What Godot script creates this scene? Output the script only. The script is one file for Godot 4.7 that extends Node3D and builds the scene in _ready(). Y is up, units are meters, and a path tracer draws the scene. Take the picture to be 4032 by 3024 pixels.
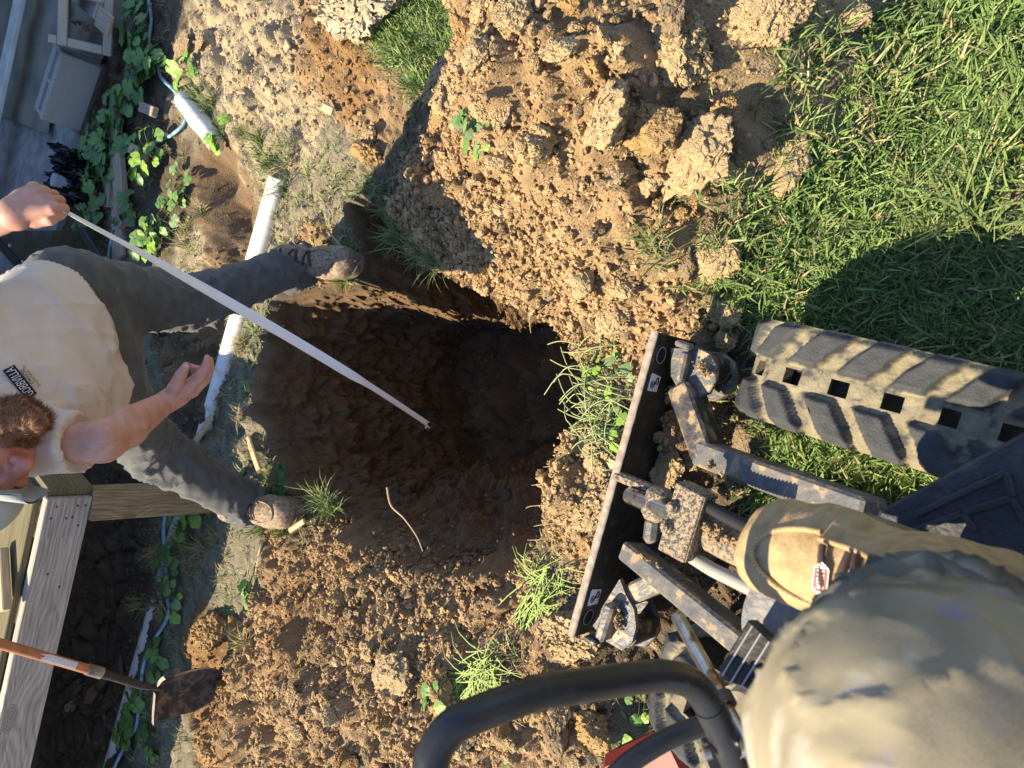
extends Node3D

# ---------------------------------------------------------------- mesh helpers
class MB:
	var v := PackedVector3Array()
	var n := PackedVector3Array()
	var c := PackedColorArray()
	var t := PackedVector2Array()
	var ix := PackedInt32Array()
	var col := Color(1, 1, 1)
	func vert(p: Vector3, nn: Vector3, uv := Vector2.ZERO) -> int:
		v.append(p)
		n.append(nn)
		c.append(col)
		t.append(uv)
		return v.size() - 1
	func tri(a: int, b: int, d: int) -> void:
		if (v[b] - v[a]).cross(v[d] - v[a]).dot(n[a] + n[b] + n[d]) > 0.0:
			ix.append(a)
			ix.append(d)
			ix.append(b)
		else:
			ix.append(a)
			ix.append(b)
			ix.append(d)
	func face(pts: Array, away: Vector3) -> void:
		var p0: Vector3 = pts[0]
		var nn: Vector3 = (pts[1] - p0).cross(pts[2] - p0).normalized()
		var mid := Vector3.ZERO
		for p in pts:
			mid += p
		mid /= pts.size()
		if nn.dot(mid - away) < 0.0:
			nn = -nn
		var s := v.size()
		var ax: Vector3 = (pts[1] - p0).normalized()
		var ay := nn.cross(ax)
		for p in pts:
			vert(p, nn, Vector2((p - p0).dot(ax), (p - p0).dot(ay)))
		for i in range(1, pts.size() - 1):
			tri(s, s + i, s + i + 1)
	func box(x: Transform3D, size: Vector3, b := 0.004) -> void:
		var h := size * 0.5
		var ce := x.origin
		b = min(b, min(h.x, min(h.y, h.z)) * 0.6)
		var P := func(sx: int, sy: int, sz: int, k: int) -> Vector3:
			var q := Vector3(sx * h.x, sy * h.y, sz * h.z)
			if k != 0: q.x -= sx * b
			if k != 1: q.y -= sy * b
			if k != 2: q.z -= sz * b
			return x * q
		for s in [-1, 1]:
			face([P.call(s, -1, -1, 0), P.call(s, 1, -1, 0), P.call(s, 1, 1, 0), P.call(s, -1, 1, 0)], ce)
			face([P.call(-1, s, -1, 1), P.call(1, s, -1, 1), P.call(1, s, 1, 1), P.call(-1, s, 1, 1)], ce)
			face([P.call(-1, -1, s, 2), P.call(1, -1, s, 2), P.call(1, 1, s, 2), P.call(-1, 1, s, 2)], ce)
			for r in [-1, 1]:
				face([P.call(s, r, -1, 0), P.call(s, r, 1, 0), P.call(s, r, 1, 1), P.call(s, r, -1, 1)], ce)
				face([P.call(s, -1, r, 0), P.call(s, 1, r, 0), P.call(s, 1, r, 2), P.call(s, -1, r, 2)], ce)
				face([P.call(-1, s, r, 1), P.call(1, s, r, 1), P.call(1, s, r, 2), P.call(-1, s, r, 2)], ce)
				for q in [-1, 1]:
					face([P.call(s, r, q, 0), P.call(s, r, q, 1), P.call(s, r, q, 2)], ce)
	func bar(a: Vector3, b: Vector3, w: float, h: float, up := Vector3.UP, bev := 0.004) -> void:
		var z := (b - a).normalized()
		var x := up.cross(z).normalized()
		var y := z.cross(x)
		box(Transform3D(Basis(x, y, z), (a + b) * 0.5), Vector3(w, h, a.distance_to(b)), bev)
	func tube(path: Array, r: Array, seg := 12, caps := true, sx := 1.0) -> void:
		var m := path.size()
		var x := Vector3.ZERO
		var prev := -1
		var first := v.size()
		var ln := 0.0
		for i in m:
			var p: Vector3 = path[i]
			var d: Vector3 = (path[min(i + 1, m - 1)] - path[max(i - 1, 0)]).normalized()
			if i == 0:
				x = d.cross(Vector3.UP if abs(d.y) < 0.9 else Vector3.RIGHT).normalized()
			else:
				x = (x - d * x.dot(d)).normalized()
				ln += p.distance_to(path[i - 1])
			var y := d.cross(x)
			var rr: float = r[min(i, r.size() - 1)]
			var s := v.size()
			for k in seg + 1:
				var a := TAU * k / seg
				var nn := x * cos(a) * sx + y * sin(a)
				vert(p + nn * rr, nn.normalized(), Vector2(float(k) / seg, ln))
			if prev >= 0:
				for k in seg:
					tri(prev + k, prev + k + 1, s + k + 1)
					tri(prev + k, s + k + 1, s + k)
			prev = s
		if caps:
			for e in [0, 1]:
				var pts := []
				for k in seg:
					pts.append(v[(first if e == 0 else prev) + k])
				face(pts, path[1] if e == 0 else path[m - 2])
	func extrude(poly: Array, x: Transform3D, depth: float, bev := 0.0) -> void:
		# poly in the xy plane of x, from z=-depth/2 to +depth/2
		var pv := PackedVector2Array(poly)
		if Geometry2D.is_polygon_clockwise(pv):
			pv.reverse()
		var inner := pv
		if bev > 0.0:
			var o := Geometry2D.offset_polygon(pv, -bev)
			if o.size() == 1 and o[0].size() == pv.size():
				inner = o[0]
				var bi := 0
				for i in inner.size():
					if inner[i].distance_to(pv[0]) < inner[bi].distance_to(pv[0]):
						bi = i
				var q := PackedVector2Array()
				for i in inner.size():
					q.append(inner[(i + bi) % inner.size()])
				inner = q
			else:
				bev = 0.0
		var tr := Geometry2D.triangulate_polygon(inner)
		for s in [-1.0, 1.0]:
			var base := v.size()
			var nn: Vector3 = (x.basis.z * s).normalized()
			for p in inner:
				vert(x * Vector3(p.x, p.y, s * depth * 0.5), nn, p)
			for i in range(0, tr.size(), 3):
				tri(base + tr[i], base + tr[i + 1], base + tr[i + 2])
		for i in pv.size():
			var j := (i + 1) % pv.size()
			var e := pv[j] - pv[i]
			var on := Vector2(e.y, -e.x).normalized()
			var back := x * Vector3((pv[i] + pv[j]).x * 0.5 - on.x, (pv[i] + pv[j]).y * 0.5 - on.y, 0)
			var z := depth * 0.5 - bev
			face([x * Vector3(pv[i].x, pv[i].y, -z), x * Vector3(pv[j].x, pv[j].y, -z), x * Vector3(pv[j].x, pv[j].y, z), x * Vector3(pv[i].x, pv[i].y, z)], back)
			if bev > 0.0:
				for s in [-1.0, 1.0]:
					face([x * Vector3(pv[i].x, pv[i].y, s * z), x * Vector3(pv[j].x, pv[j].y, s * z), x * Vector3(inner[j].x, inner[j].y, s * depth * 0.5), x * Vector3(inner[i].x, inner[i].y, s * depth * 0.5)], x.origin)
	func grid(f: Callable, nu: int, nv: int, flip := false, cf = null) -> void:
		var s := v.size()
		for j in nv + 1:
			for i in nu + 1:
				var u := float(i) / nu
				var w := float(j) / nv
				var p: Vector3 = f.call(u, w)
				var du: Vector3 = f.call(u + 0.004, w) - f.call(u - 0.004, w)
				var dv: Vector3 = f.call(u, w + 0.004) - f.call(u, w - 0.004)
				var nn := du.cross(dv).normalized()
				if cf != null:
					col = cf.call(u, w)
				vert(p, -nn if flip else nn, Vector2(u, w))
		for j in nv:
			for i in nu:
				var a := s + j * (nu + 1) + i
				tri(a, a + 1, a + nu + 2)
				tri(a, a + nu + 2, a + nu + 1)
	func ball(ce: Vector3, r: Vector3, x := Basis(), nu := 16, nv := 10) -> void:
		var s := v.size()
		for j in nv + 1:
			for i in nu + 1:
				var a := TAU * i / nu
				var b := PI * j / nv
				var d := Vector3(sin(b) * cos(a), cos(b), sin(b) * sin(a))
				vert(ce + x * (d * r), (x * (d / r)).normalized(), Vector2(float(i) / nu, float(j) / nv))
		for j in nv:
			for i in nu:
				var a := s + j * (nu + 1) + i
				tri(a, a + 1, a + nu + 2)
				tri(a, a + nu + 2, a + nu + 1)
	func mesh(off := Vector3.ZERO, smooth := false) -> ArrayMesh:
		var w := v
		if off != Vector3.ZERO:
			w = PackedVector3Array()
			w.resize(v.size())
			for i in v.size():
				w[i] = v[i] - off
		var a := []
		a.resize(Mesh.ARRAY_MAX)
		a[Mesh.ARRAY_VERTEX] = w
		a[Mesh.ARRAY_NORMAL] = n
		a[Mesh.ARRAY_COLOR] = c
		a[Mesh.ARRAY_TEX_UV] = t
		a[Mesh.ARRAY_INDEX] = ix
		var m := ArrayMesh.new()
		m.add_surface_from_arrays(Mesh.PRIMITIVE_TRIANGLES, a)
		return m

# ---------------------------------------------------------------- scene helpers
var M := {}
var rng := RandomNumberGenerator.new()
var used := {}
var tuft_meshes := []
var clod_meshes := []
var clod_small := []

func numbered(called: String) -> String:
	if not used.has(called):
		used[called] = 0
		return called
	used[called] += 1
	return "%s_%03d" % [called, used[called]]

func tag(o: Node3D, label := "", category := "", group := "", kind := "") -> Node3D:
	if label: o.set_meta("label", label)
	if category: o.set_meta("category", category)
	if group: o.set_meta("group", group)
	if kind: o.set_meta("kind", kind)
	return o

func thing(called: String, at: Vector3, label: String, category: String, group := "") -> Node3D:
	var o := Node3D.new()
	o.name = numbered(called)
	add_child(o)
	o.position = at
	tag(o, label, category, group)
	return o

func base_of(o) -> Vector3:
	var p := Vector3.ZERO
	while o != null and o != self:
		p += o.position
		o = o.get_parent()
	return p

func put_mesh(m: Mesh, called: String, mat: Material, parent: Node3D = null) -> MeshInstance3D:
	var o := MeshInstance3D.new()
	o.mesh = m
	o.material_override = mat
	if parent == null:
		o.name = numbered(called)
		add_child(o)
	else:
		o.name = called
		parent.add_child(o, true)
	return o

# shapes are modelled in world metres; the node hangs under parent whose base is subtracted
func put(mb: MB, called: String, mat: Material, parent: Node3D = null) -> MeshInstance3D:
	return put_mesh(mb.mesh(base_of(parent)), called, mat, parent)

# a one-mesh top-level thing whose origin sits at `at`
func solo(mb: MB, called: String, mat: Material, at: Vector3, label: String, category: String, group := "") -> MeshInstance3D:
	var o := put_mesh(mb.mesh(at), called, mat)
	o.position = at
	tag(o, label, category, group)
	return o

func lin(r: float, g: float, b: float) -> Color:
	return Color(r, g, b).linear_to_srgb()

func noise(sd: int, f: float, oct := 4, type := FastNoiseLite.TYPE_SIMPLEX_SMOOTH) -> FastNoiseLite:
	var k := FastNoiseLite.new()
	k.seed = sd
	k.frequency = f
	k.noise_type = type
	k.fractal_type = FastNoiseLite.FRACTAL_FBM if oct > 1 else FastNoiseLite.FRACTAL_NONE
	k.fractal_octaves = oct
	return k

# ramp: [[t, Color(srgb)], ...]
func ramp_image(k: FastNoiseLite, n: int, ramp: Array) -> Image:
	var g := k.get_seamless_image(n, n)
	g.convert(Image.FORMAT_L8)
	var d := g.get_data()
	var lut := PackedByteArray()
	for i in 256:
		var x := i / 255.0
		var c: Color = ramp[0][1]
		for j in range(1, ramp.size()):
			if x >= ramp[j - 1][0]:
				var w: float = clamp((x - ramp[j - 1][0]) / (ramp[j][0] - ramp[j - 1][0]), 0.0, 1.0)
				c = (ramp[j - 1][1] as Color).lerp(ramp[j][1], w)
		lut.append(int(clamp(c.r, 0, 1) * 255))
		lut.append(int(clamp(c.g, 0, 1) * 255))
		lut.append(int(clamp(c.b, 0, 1) * 255))
	var out := PackedByteArray()
	out.resize(d.size() * 3)
	for i in d.size():
		var o := d[i] * 3
		out[i * 3] = lut[o]
		out[i * 3 + 1] = lut[o + 1]
		out[i * 3 + 2] = lut[o + 2]
	return Image.create_from_data(n, n, false, Image.FORMAT_RGB8, out)

func normal_tex(k: FastNoiseLite, n: int, strength: float) -> ImageTexture:
	var g := k.get_seamless_image(n, n)
	g.convert(Image.FORMAT_L8)
	g.bump_map_to_normal_map(strength)
	return ImageTexture.create_from_image(g)

func mat(albedo: Color, rough := 0.9, metal := 0.0) -> StandardMaterial3D:
	var m := StandardMaterial3D.new()
	m.albedo_color = albedo
	m.roughness = rough
	m.metallic = metal
	return m

# world-space noisy material: tile = metres per texture repeat
func noisy(img: Image, tile: float, rough: float, nrm: Texture2D = null, nscale := 1.0, metal := 0.0, vc := false) -> StandardMaterial3D:
	var m := mat(Color(1, 1, 1), rough, metal)
	if img != null:
		m.albedo_texture = ImageTexture.create_from_image(img)
	m.uv1_triplanar = true
	m.uv1_world_triplanar = true
	m.uv1_scale = Vector3.ONE / tile
	if nrm != null:
		m.normal_enabled = true
		m.normal_texture = nrm
		m.normal_scale = nscale
	m.vertex_color_use_as_albedo = vc
	return m

func spline(pts: Array, per := 8) -> Array:
	var out := []
	for i in pts.size() - 1:
		var a: Vector3 = pts[max(i - 1, 0)]
		var b: Vector3 = pts[i]
		var c: Vector3 = pts[i + 1]
		var d: Vector3 = pts[min(i + 2, pts.size() - 1)]
		for k in per:
			out.append(b.cubic_interpolate(c, a, d, float(k) / per))
	out.append(pts[-1])
	return out

# ---------------------------------------------------------------- bodies: smooth-union field meshed with surface nets
# bone: [a, b, ra, rb, k, n, f, cut]  (n, f squash the cross-section along n; cut carves)
func field_mesh(bones: Array, cell: float, disp = null, colf = null) -> MB:
	var lo := Vector3.ONE * 1e6
	var hi := Vector3.ONE * -1e6
	for q in bones:
		var r: float = max(q[2], q[3])
		if q.size() > 7 and q[7]: continue
		lo = lo.min((q[0] as Vector3) - Vector3.ONE * r).min((q[1] as Vector3) - Vector3.ONE * r)
		hi = hi.max((q[0] as Vector3) + Vector3.ONE * r).max((q[1] as Vector3) + Vector3.ONE * r)
	lo -= Vector3.ONE * cell * 4.0
	hi += Vector3.ONE * cell * 4.0
	var nx := int((hi.x - lo.x) / cell) + 1
	var ny := int((hi.y - lo.y) / cell) + 1
	var nz := int((hi.z - lo.z) / cell) + 1
	var F := PackedFloat32Array()
	F.resize(nx * ny * nz)
	F.fill(1.0)
	for q in bones:
		var a: Vector3 = q[0]
		var b: Vector3 = q[1]
		var ra: float = q[2]
		var rb: float = q[3]
		var k: float = q[4] if q.size() > 4 else 0.01
		var nn: Vector3 = q[5] if q.size() > 5 else Vector3.ZERO
		var f: float = (q[6] if q.size() > 6 else 1.0) - 1.0
		var cut: bool = q[7] if q.size() > 7 else false
		var pad: Vector3 = Vector3.ONE * (max(ra, rb) + k + cell * 2.5)
		var l: Vector3 = ((a.min(b) - pad - lo) / cell).floor()
		var h: Vector3 = ((a.max(b) + pad - lo) / cell).ceil()
		var ab := b - a
		var il: float = 1.0 / max(ab.length_squared(), 1e-9)
		for z in range(max(0, int(l.z)), min(nz, int(h.z) + 1)):
			for y in range(max(0, int(l.y)), min(ny, int(h.y) + 1)):
				var o := (z * ny + y) * nx
				for x in range(max(0, int(l.x)), min(nx, int(h.x) + 1)):
					var p := Vector3(lo.x + x * cell, lo.y + y * cell, lo.z + z * cell) - a
					if f != 0.0:
						p += nn * (p - ab * clamp(p.dot(ab) * il, 0.0, 1.0)).dot(nn) * f
					var w: float = clamp(p.dot(ab) * il, 0.0, 1.0)
					var d: float = (p - ab * w).length() - (ra + (rb - ra) * w)
					var e := F[o + x]
					if cut:
						d = -d
						var hh: float = clamp(0.5 - 0.5 * (e - d) / k, 0.0, 1.0)
						F[o + x] = e + (d - e) * hh + k * hh * (1.0 - hh)
					elif d < e + k:
						var hh: float = clamp(0.5 + 0.5 * (e - d) / k, 0.0, 1.0)
						F[o + x] = e + (d - e) * hh - k * hh * (1.0 - hh)
	var id := PackedInt32Array()
	id.resize(F.size())
	id.fill(-1)
	var mb := MB.new()
	var st := [1, nx, nx * ny]
	var offs := [0, 1, nx, nx + 1, nx * ny, nx * ny + 1, nx * ny + nx, nx * ny + nx + 1]
	var ed := [[0, 1], [2, 3], [4, 5], [6, 7], [0, 2], [1, 3], [4, 6], [5, 7], [0, 4], [1, 5], [2, 6], [3, 7]]
	var far := cell * 1.9
	for z in nz - 1:
		for y in ny - 1:
			var o := (z * ny + y) * nx
			for x in nx - 1:
				var i := o + x
				var f0 := F[i]
				if f0 > far or f0 < -far:
					continue
				var neg := 0
				for k in 8:
					if F[i + offs[k]] < 0.0:
						neg += 1
				if neg == 0 or neg == 8:
					continue
				var s := Vector3.ZERO
				var cn := 0
				for e in ed:
					var u := F[i + offs[e[0]]]
					var w := F[i + offs[e[1]]]
					if (u < 0.0) != (w < 0.0):
						var t := u / (u - w)
						var k0: int = e[0]
						var k1: int = e[1]
						s += Vector3(lerp(float(k0 & 1), float(k1 & 1), t), lerp(float((k0 >> 1) & 1), float((k1 >> 1) & 1), t), lerp(float(k0 >> 2), float(k1 >> 2), t))
						cn += 1
				s /= cn
				var g := Vector3(F[i + 1] - f0, F[i + nx] - f0, F[i + nx * ny] - f0) + Vector3(F[i + offs[7]] - F[i + offs[6]], F[i + offs[7]] - F[i + offs[5]], F[i + offs[7]] - F[i + offs[3]])
				id[i] = mb.vert(lo + (Vector3(x, y, z) + s) * cell, g.normalized())
	for z in range(1, nz - 1):
		for y in range(1, ny - 1):
			var o := (z * ny + y) * nx
			for x in range(1, nx - 1):
				var i := o + x
				var f0 := F[i]
				if f0 > far or f0 < -far:
					continue
				for ax in 3:
					if (f0 < 0.0) != (F[i + st[ax]] < 0.0):
						var s1: int = st[(ax + 1) % 3]
						var s2: int = st[(ax + 2) % 3]
						var a := id[i]
						var b := id[i - s1]
						var c := id[i - s1 - s2]
						var d := id[i - s2]
						if a >= 0 and b >= 0 and c >= 0 and d >= 0:
							mb.tri(a, b, c)
							mb.tri(a, c, d)
	finish_field(mb, disp, colf)
	return mb

func finish_field(mb: MB, disp, colf) -> void:
	if disp != null:
		for i in mb.v.size():
			mb.v[i] += mb.n[i] * disp.call(mb.v[i], mb.n[i])
		renormal(mb)
	if colf != null:
		for i in mb.v.size():
			mb.c[i] = colf.call(mb.v[i], mb.n[i])

func renormal(mb: MB) -> void:
	var acc := PackedVector3Array()
	acc.resize(mb.v.size())
	for i in range(0, mb.ix.size(), 3):
		var a := mb.ix[i]
		var b := mb.ix[i + 1]
		var d := mb.ix[i + 2]
		var nn := (mb.v[d] - mb.v[a]).cross(mb.v[b] - mb.v[a])
		acc[a] += nn
		acc[b] += nn
		acc[d] += nn
	for i in acc.size():
		if acc[i].length_squared() > 0.0:
			mb.n[i] = acc[i].normalized()

func join(a: MB, b: MB) -> void:
	var s := a.v.size()
	a.v.append_array(b.v)
	a.n.append_array(b.n)
	a.c.append_array(b.c)
	a.t.append_array(b.t)
	for i in b.ix:
		a.ix.append(i + s)

func rand_basis() -> Basis:
	return Basis(Quaternion(Vector3(rng.randfn(), rng.randfn(), rng.randfn()).normalized(), rng.randf() * TAU))

func yaw(a: float) -> Basis:
	return Basis(Vector3.UP, a)

# ---------------------------------------------------------------- the ground
const GN := 220
const GX0 := -4.0
const GZ0 := -5.8
const GS := 0.032
var soil := [Color(.41, .28, .145), Color(.51, .415, .265), Color(.34, .20, .085), Color(.15, .112, .072), Color(.30, .265, .185), Color(.235, .155, .085)]
var gcol := PackedColorArray()      # rgb = earth colour, a = looseness
var ghgt := PackedFloat32Array()
var ggrs := PackedFloat32Array()
var pit := Vector2(0.063, -1.700)
var rim := PackedFloat32Array()
var n_warp := noise(3, 3.0, 3)
var n_lump: FastNoiseLite
var n_lump2: FastNoiseLite
var n_fine := noise(9, 26.0, 4)
var n_tone := noise(11, 2.2, 4)
var n_big := noise(14, 1.1, 3)
const PIT_D := 1.05
const C_POS := Vector3(0.0000, 1.6500, 0.0000)

func make_ground_maps() -> void:
	var ctl := [
		[Vector2(1.466, -3.279), .3, 1, .75, 0.0], [Vector2(1.182, -2.779), .3, 1, .8, 0.0], [Vector2(0.814, -2.580), .2, 1, .5, .0], [Vector2(0.846, -2.852), .12, 1, .45, .12], [Vector2(1.466, -3.009), .3, 1, .8, 0.0], [Vector2(0.961, -2.576), .2, 1, .7, 0.0],
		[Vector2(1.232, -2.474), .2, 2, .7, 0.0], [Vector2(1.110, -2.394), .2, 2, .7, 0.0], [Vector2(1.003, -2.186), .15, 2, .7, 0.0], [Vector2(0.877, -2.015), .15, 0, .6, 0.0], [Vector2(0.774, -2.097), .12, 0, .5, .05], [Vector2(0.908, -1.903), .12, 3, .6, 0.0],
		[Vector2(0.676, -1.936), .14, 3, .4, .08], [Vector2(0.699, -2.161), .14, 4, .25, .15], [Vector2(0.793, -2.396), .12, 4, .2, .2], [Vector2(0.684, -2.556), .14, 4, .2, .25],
		[Vector2(1.186, -1.761), .3, 4, .1, 1.0], [Vector2(1.205, -1.905), .16, 4, .1, 1.0], [Vector2(1.073, -1.797), .17, 4, .1, 1.0], [Vector2(0.984, -1.848), .1, 4, .3, .8], [Vector2(1.179, -1.610), .24, 4, .1, 1.0], [Vector2(1.083, -1.635), .15, 4, .1, 1.0], [Vector2(1.309, -1.769), .3, 4, .1, 1.0],
		[Vector2(0.535, -1.715), .15, 0, 1.0, 0.0], [Vector2(0.752, -1.666), .2, 0, 1.0, 0.0], [Vector2(0.842, -1.679), .13, 0, 1.0, 0.0], [Vector2(0.905, -1.533), .08, 0, 1.0, 0.0], [Vector2(0.892, -1.242), .28, 0, 1.0, 0.0], [Vector2(0.984, -1.367), .1, 0, 1.0, 0.0], [Vector2(0.727, -1.002), .35, 0, 1.0, 0.0], [Vector2(0.802, -0.763), .3, 0, 1.0, 0.0], [Vector2(0.903, -0.582), .26, 0, .95, 0.0], [Vector2(0.656, -0.527), .1, 0, .8, .1], [Vector2(0.476, -0.844), .3, 0, 1.0, 0.0], [Vector2(0.358, -1.172), .3, 0, 1.0, 0.0], [Vector2(0.259, -0.906), .2, 0, .9, 0.0], [Vector2(0.566, -0.628), .15, 0, .9, .1], [Vector2(0.586, -1.452), .2, 0, 1.0, 0.0],
		[Vector2(0.727, -0.363), .35, 4, 0.0, 1.0], [Vector2(0.508, -0.351), .3, 4, 0.0, 1.0], [Vector2(0.421, -0.475), .14, 4, .1, 1.0], [Vector2(0.323, -0.581), .14, 4, .1, 1.0], [Vector2(0.282, -0.442), .3, 4, 0.0, 1.0], [Vector2(0.828, -0.434), .12, 4, .1, 1.0], [Vector2(0.677, -0.463), .14, 4, .1, .9], [Vector2(0.238, -0.700), .08, 3, .4, .5], [Vector2(0.264, -0.240), .3, 4, 0.0, 1.0], [Vector2(0.413, -0.186), .12, 0, .5, .05], [Vector2(0.343, -0.180), .1, 3, .5, .05], [Vector2(0.887, -0.560), .22, 0, .95, 0.0], [Vector2(0.828, -0.525), .1, 0, .9, 0.0],
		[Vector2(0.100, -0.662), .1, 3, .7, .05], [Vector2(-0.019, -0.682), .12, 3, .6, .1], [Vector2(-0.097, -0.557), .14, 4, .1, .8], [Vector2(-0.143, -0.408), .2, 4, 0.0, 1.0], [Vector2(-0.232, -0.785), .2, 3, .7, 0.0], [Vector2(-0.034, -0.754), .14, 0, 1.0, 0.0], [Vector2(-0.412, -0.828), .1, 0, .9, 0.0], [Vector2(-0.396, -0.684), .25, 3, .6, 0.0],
		[Vector2(0.003, -1.023), .1, 4, .4, .35], [Vector2(-0.114, -0.995), .08, 4, .4, .3], [Vector2(0.086, -1.062), .06, 0, .7, .2], [Vector2(-0.178, -1.102), .12, 0, .8, 0.0], [Vector2(-0.338, -1.096), .14, 0, .8, 0.0], [Vector2(-0.523, -1.140), .08, 4, .4, .35], [Vector2(-0.650, -1.100), .14, 0, .8, 0.0], [Vector2(-0.758, -1.246), .08, 4, .4, .35], [Vector2(-0.614, -0.865), .15, 3, .7, .05],
		[Vector2(-0.694, -0.767), .3, 3, .7, .05], [Vector2(-0.784, -1.023), .2, 0, .9, .0], [Vector2(-0.951, -1.075), .3, 0, .9, .02], [Vector2(-0.823, -0.814), .15, 4, .5, .2],
		[Vector2(-0.474, -1.774), .15, 5, .6, 0.0], [Vector2(-0.466, -1.392), .2, 5, .3, 0.0], [Vector2(-0.667, -2.083), .2, 0, .85, 0.0], [Vector2(-0.684, -1.653), .25, 0, .9, 0.0], [Vector2(-0.570, -1.324), .2, 0, .9, 0.0], [Vector2(-0.915, -2.093), .2, 2, .75, 0.0], [Vector2(-0.879, -1.623), .35, 0, 1.0, 0.0], [Vector2(-1.140, -2.278), .3, 0, 1.0, 0.0], [Vector2(-1.207, -1.792), .4, 0, 1.0, 0.0], [Vector2(-1.451, -2.603), .2, 2, .9, 0.0], [Vector2(-1.001, -1.406), .3, 0, 1.0, 0.0], [Vector2(-1.227, -2.831), .12, 2, .6, 0.0], [Vector2(-0.589, -2.263), .1, 3, .6, .1],
		[Vector2(-0.147, -2.658), .13, 4, .35, .1], [Vector2(-0.353, -2.668), .13, 4, .35, .12], [Vector2(0.027, -2.560), .08, 4, .35, .05], [Vector2(-0.479, -2.527), .08, 4, .2, .3], [Vector2(-0.855, -2.654), .12, 4, .15, .15], [Vector2(-0.997, -2.695), .12, 4, .15, .12], [Vector2(0.102, -2.510), .08, 3, .5, .0], [Vector2(0.247, -2.445), .1, 3, .7, .0], [Vector2(0.388, -2.382), .1, 0, .7, 0.0],
		[Vector2(0.788, -3.259), .14, 5, .15, 0.0], [Vector2(0.625, -3.027), .14, 5, .15, 0.0], [Vector2(-0.092, -3.195), .15, 5, .72, 0.0], [Vector2(-0.366, -3.219), .14, 3, .72, 0.0], [Vector2(0.108, -3.458), .1, 3, .72, .05], [Vector2(0.404, -3.058), .1, 5, .72, 0.0], [Vector2(0.454, -3.357), .08, 1, .4, .2],
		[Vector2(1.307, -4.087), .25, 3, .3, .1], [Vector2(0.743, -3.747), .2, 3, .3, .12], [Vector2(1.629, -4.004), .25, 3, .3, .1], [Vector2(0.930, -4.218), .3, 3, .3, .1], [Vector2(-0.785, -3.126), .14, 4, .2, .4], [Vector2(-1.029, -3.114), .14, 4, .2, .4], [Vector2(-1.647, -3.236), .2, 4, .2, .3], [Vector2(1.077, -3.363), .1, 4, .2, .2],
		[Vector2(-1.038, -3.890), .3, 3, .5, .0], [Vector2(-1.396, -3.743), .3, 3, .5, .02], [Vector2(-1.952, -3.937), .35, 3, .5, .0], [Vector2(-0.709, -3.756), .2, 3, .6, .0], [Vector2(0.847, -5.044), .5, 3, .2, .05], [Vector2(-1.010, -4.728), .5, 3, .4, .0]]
	var hs := [
		[Vector2(0.574, -1.639), .22, .16], [Vector2(0.419, -1.428), .22, .14], [Vector2(0.725, -1.251), .27, .24], [Vector2(0.629, -0.991), .34, .24], [Vector2(0.355, -1.053), .24, .16], [Vector2(0.811, -0.810), .30, .22], [Vector2(0.940, -1.098), .25, .2], [Vector2(0.489, -0.728), .24, .1], [Vector2(0.773, -0.608), .14, .12], [Vector2(0.293, -0.847), .16, .08], [Vector2(0.827, -1.485), .12, .08],
		[Vector2(-0.879, -1.623), .34, .14], [Vector2(-1.040, -2.125), .26, .16], [Vector2(-1.178, -1.796), .3, .16], [Vector2(-1.381, -2.416), .2, .14], [Vector2(-0.892, -1.330), .22, .1],
		[Vector2(-0.299, -1.086), .1, .1], [Vector2(-0.141, -1.107), .08, .07], [Vector2(-0.657, -1.084), .1, .08], [Vector2(-0.876, -1.011), .2, .1],
		[Vector2(0.025, -2.592), .05, .06], [Vector2(-0.106, -2.616), .055, .09], [Vector2(-0.238, -2.640), .055, .09], [Vector2(-0.369, -2.648), .055, .08], [Vector2(-0.480, -2.643), .05, .05], [Vector2(0.512, -2.787), .06, -.1], [Vector2(0.360, -2.844), .06, -.08], [Vector2(-1.202, -2.875), .12, .08], [Vector2(1.141, -2.289), .25, .08], [Vector2(1.282, -2.798), .3, .06],
		[Vector2(0.807, -3.243), .12, -.16], [Vector2(0.627, -3.066), .11, -.18], [Vector2(0.442, -2.990), .1, -.12], [Vector2(0.158, -3.166), .12, -.14], [Vector2(-0.092, -3.195), .12, -.16], [Vector2(-0.368, -3.240), .12, -.12],
		[Vector2(0.015, -0.771), .06, .13], [Vector2(-0.097, -0.774), .06, .15], [Vector2(0.068, -0.728), .05, .12], [Vector2(-0.190, -0.780), .05, .12], [Vector2(-0.052, -0.735), .05, .06], [Vector2(-0.360, -0.835), .06, .1], [Vector2(-0.489, -0.837), .05, .1],
		[Vector2(-1.026, -3.837), .3, -.08], [Vector2(-1.567, -3.923), .35, -.08]]
	gcol.resize(GN * GN)
	ghgt.resize(GN * GN)
	ggrs.resize(GN * GN)
	var acc := PackedFloat32Array()
	acc.resize(GN * GN * 6)
	for q in ctl:
		var p: Vector2 = q[0]
		var r: float = q[1] * 0.62
		var c: Color = soil[q[2]]
		var reach := r * 3.4
		for j in range(max(0, int((p.y - reach - GZ0) / GS)), min(GN, int((p.y + reach - GZ0) / GS) + 2)):
			for i in range(max(0, int((p.x - reach - GX0) / GS)), min(GN, int((p.x + reach - GX0) / GS) + 2)):
				var dx := GX0 + i * GS - p.x
				var dy := GZ0 + j * GS - p.y
				var w := exp(-(dx * dx + dy * dy) / (r * r))
				var o := (j * GN + i) * 6
				acc[o] += w * c.r
				acc[o + 1] += w * c.g
				acc[o + 2] += w * c.b
				acc[o + 3] += w * float(q[3])
				acc[o + 4] += w * float(q[4])
				acc[o + 5] += w
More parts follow.
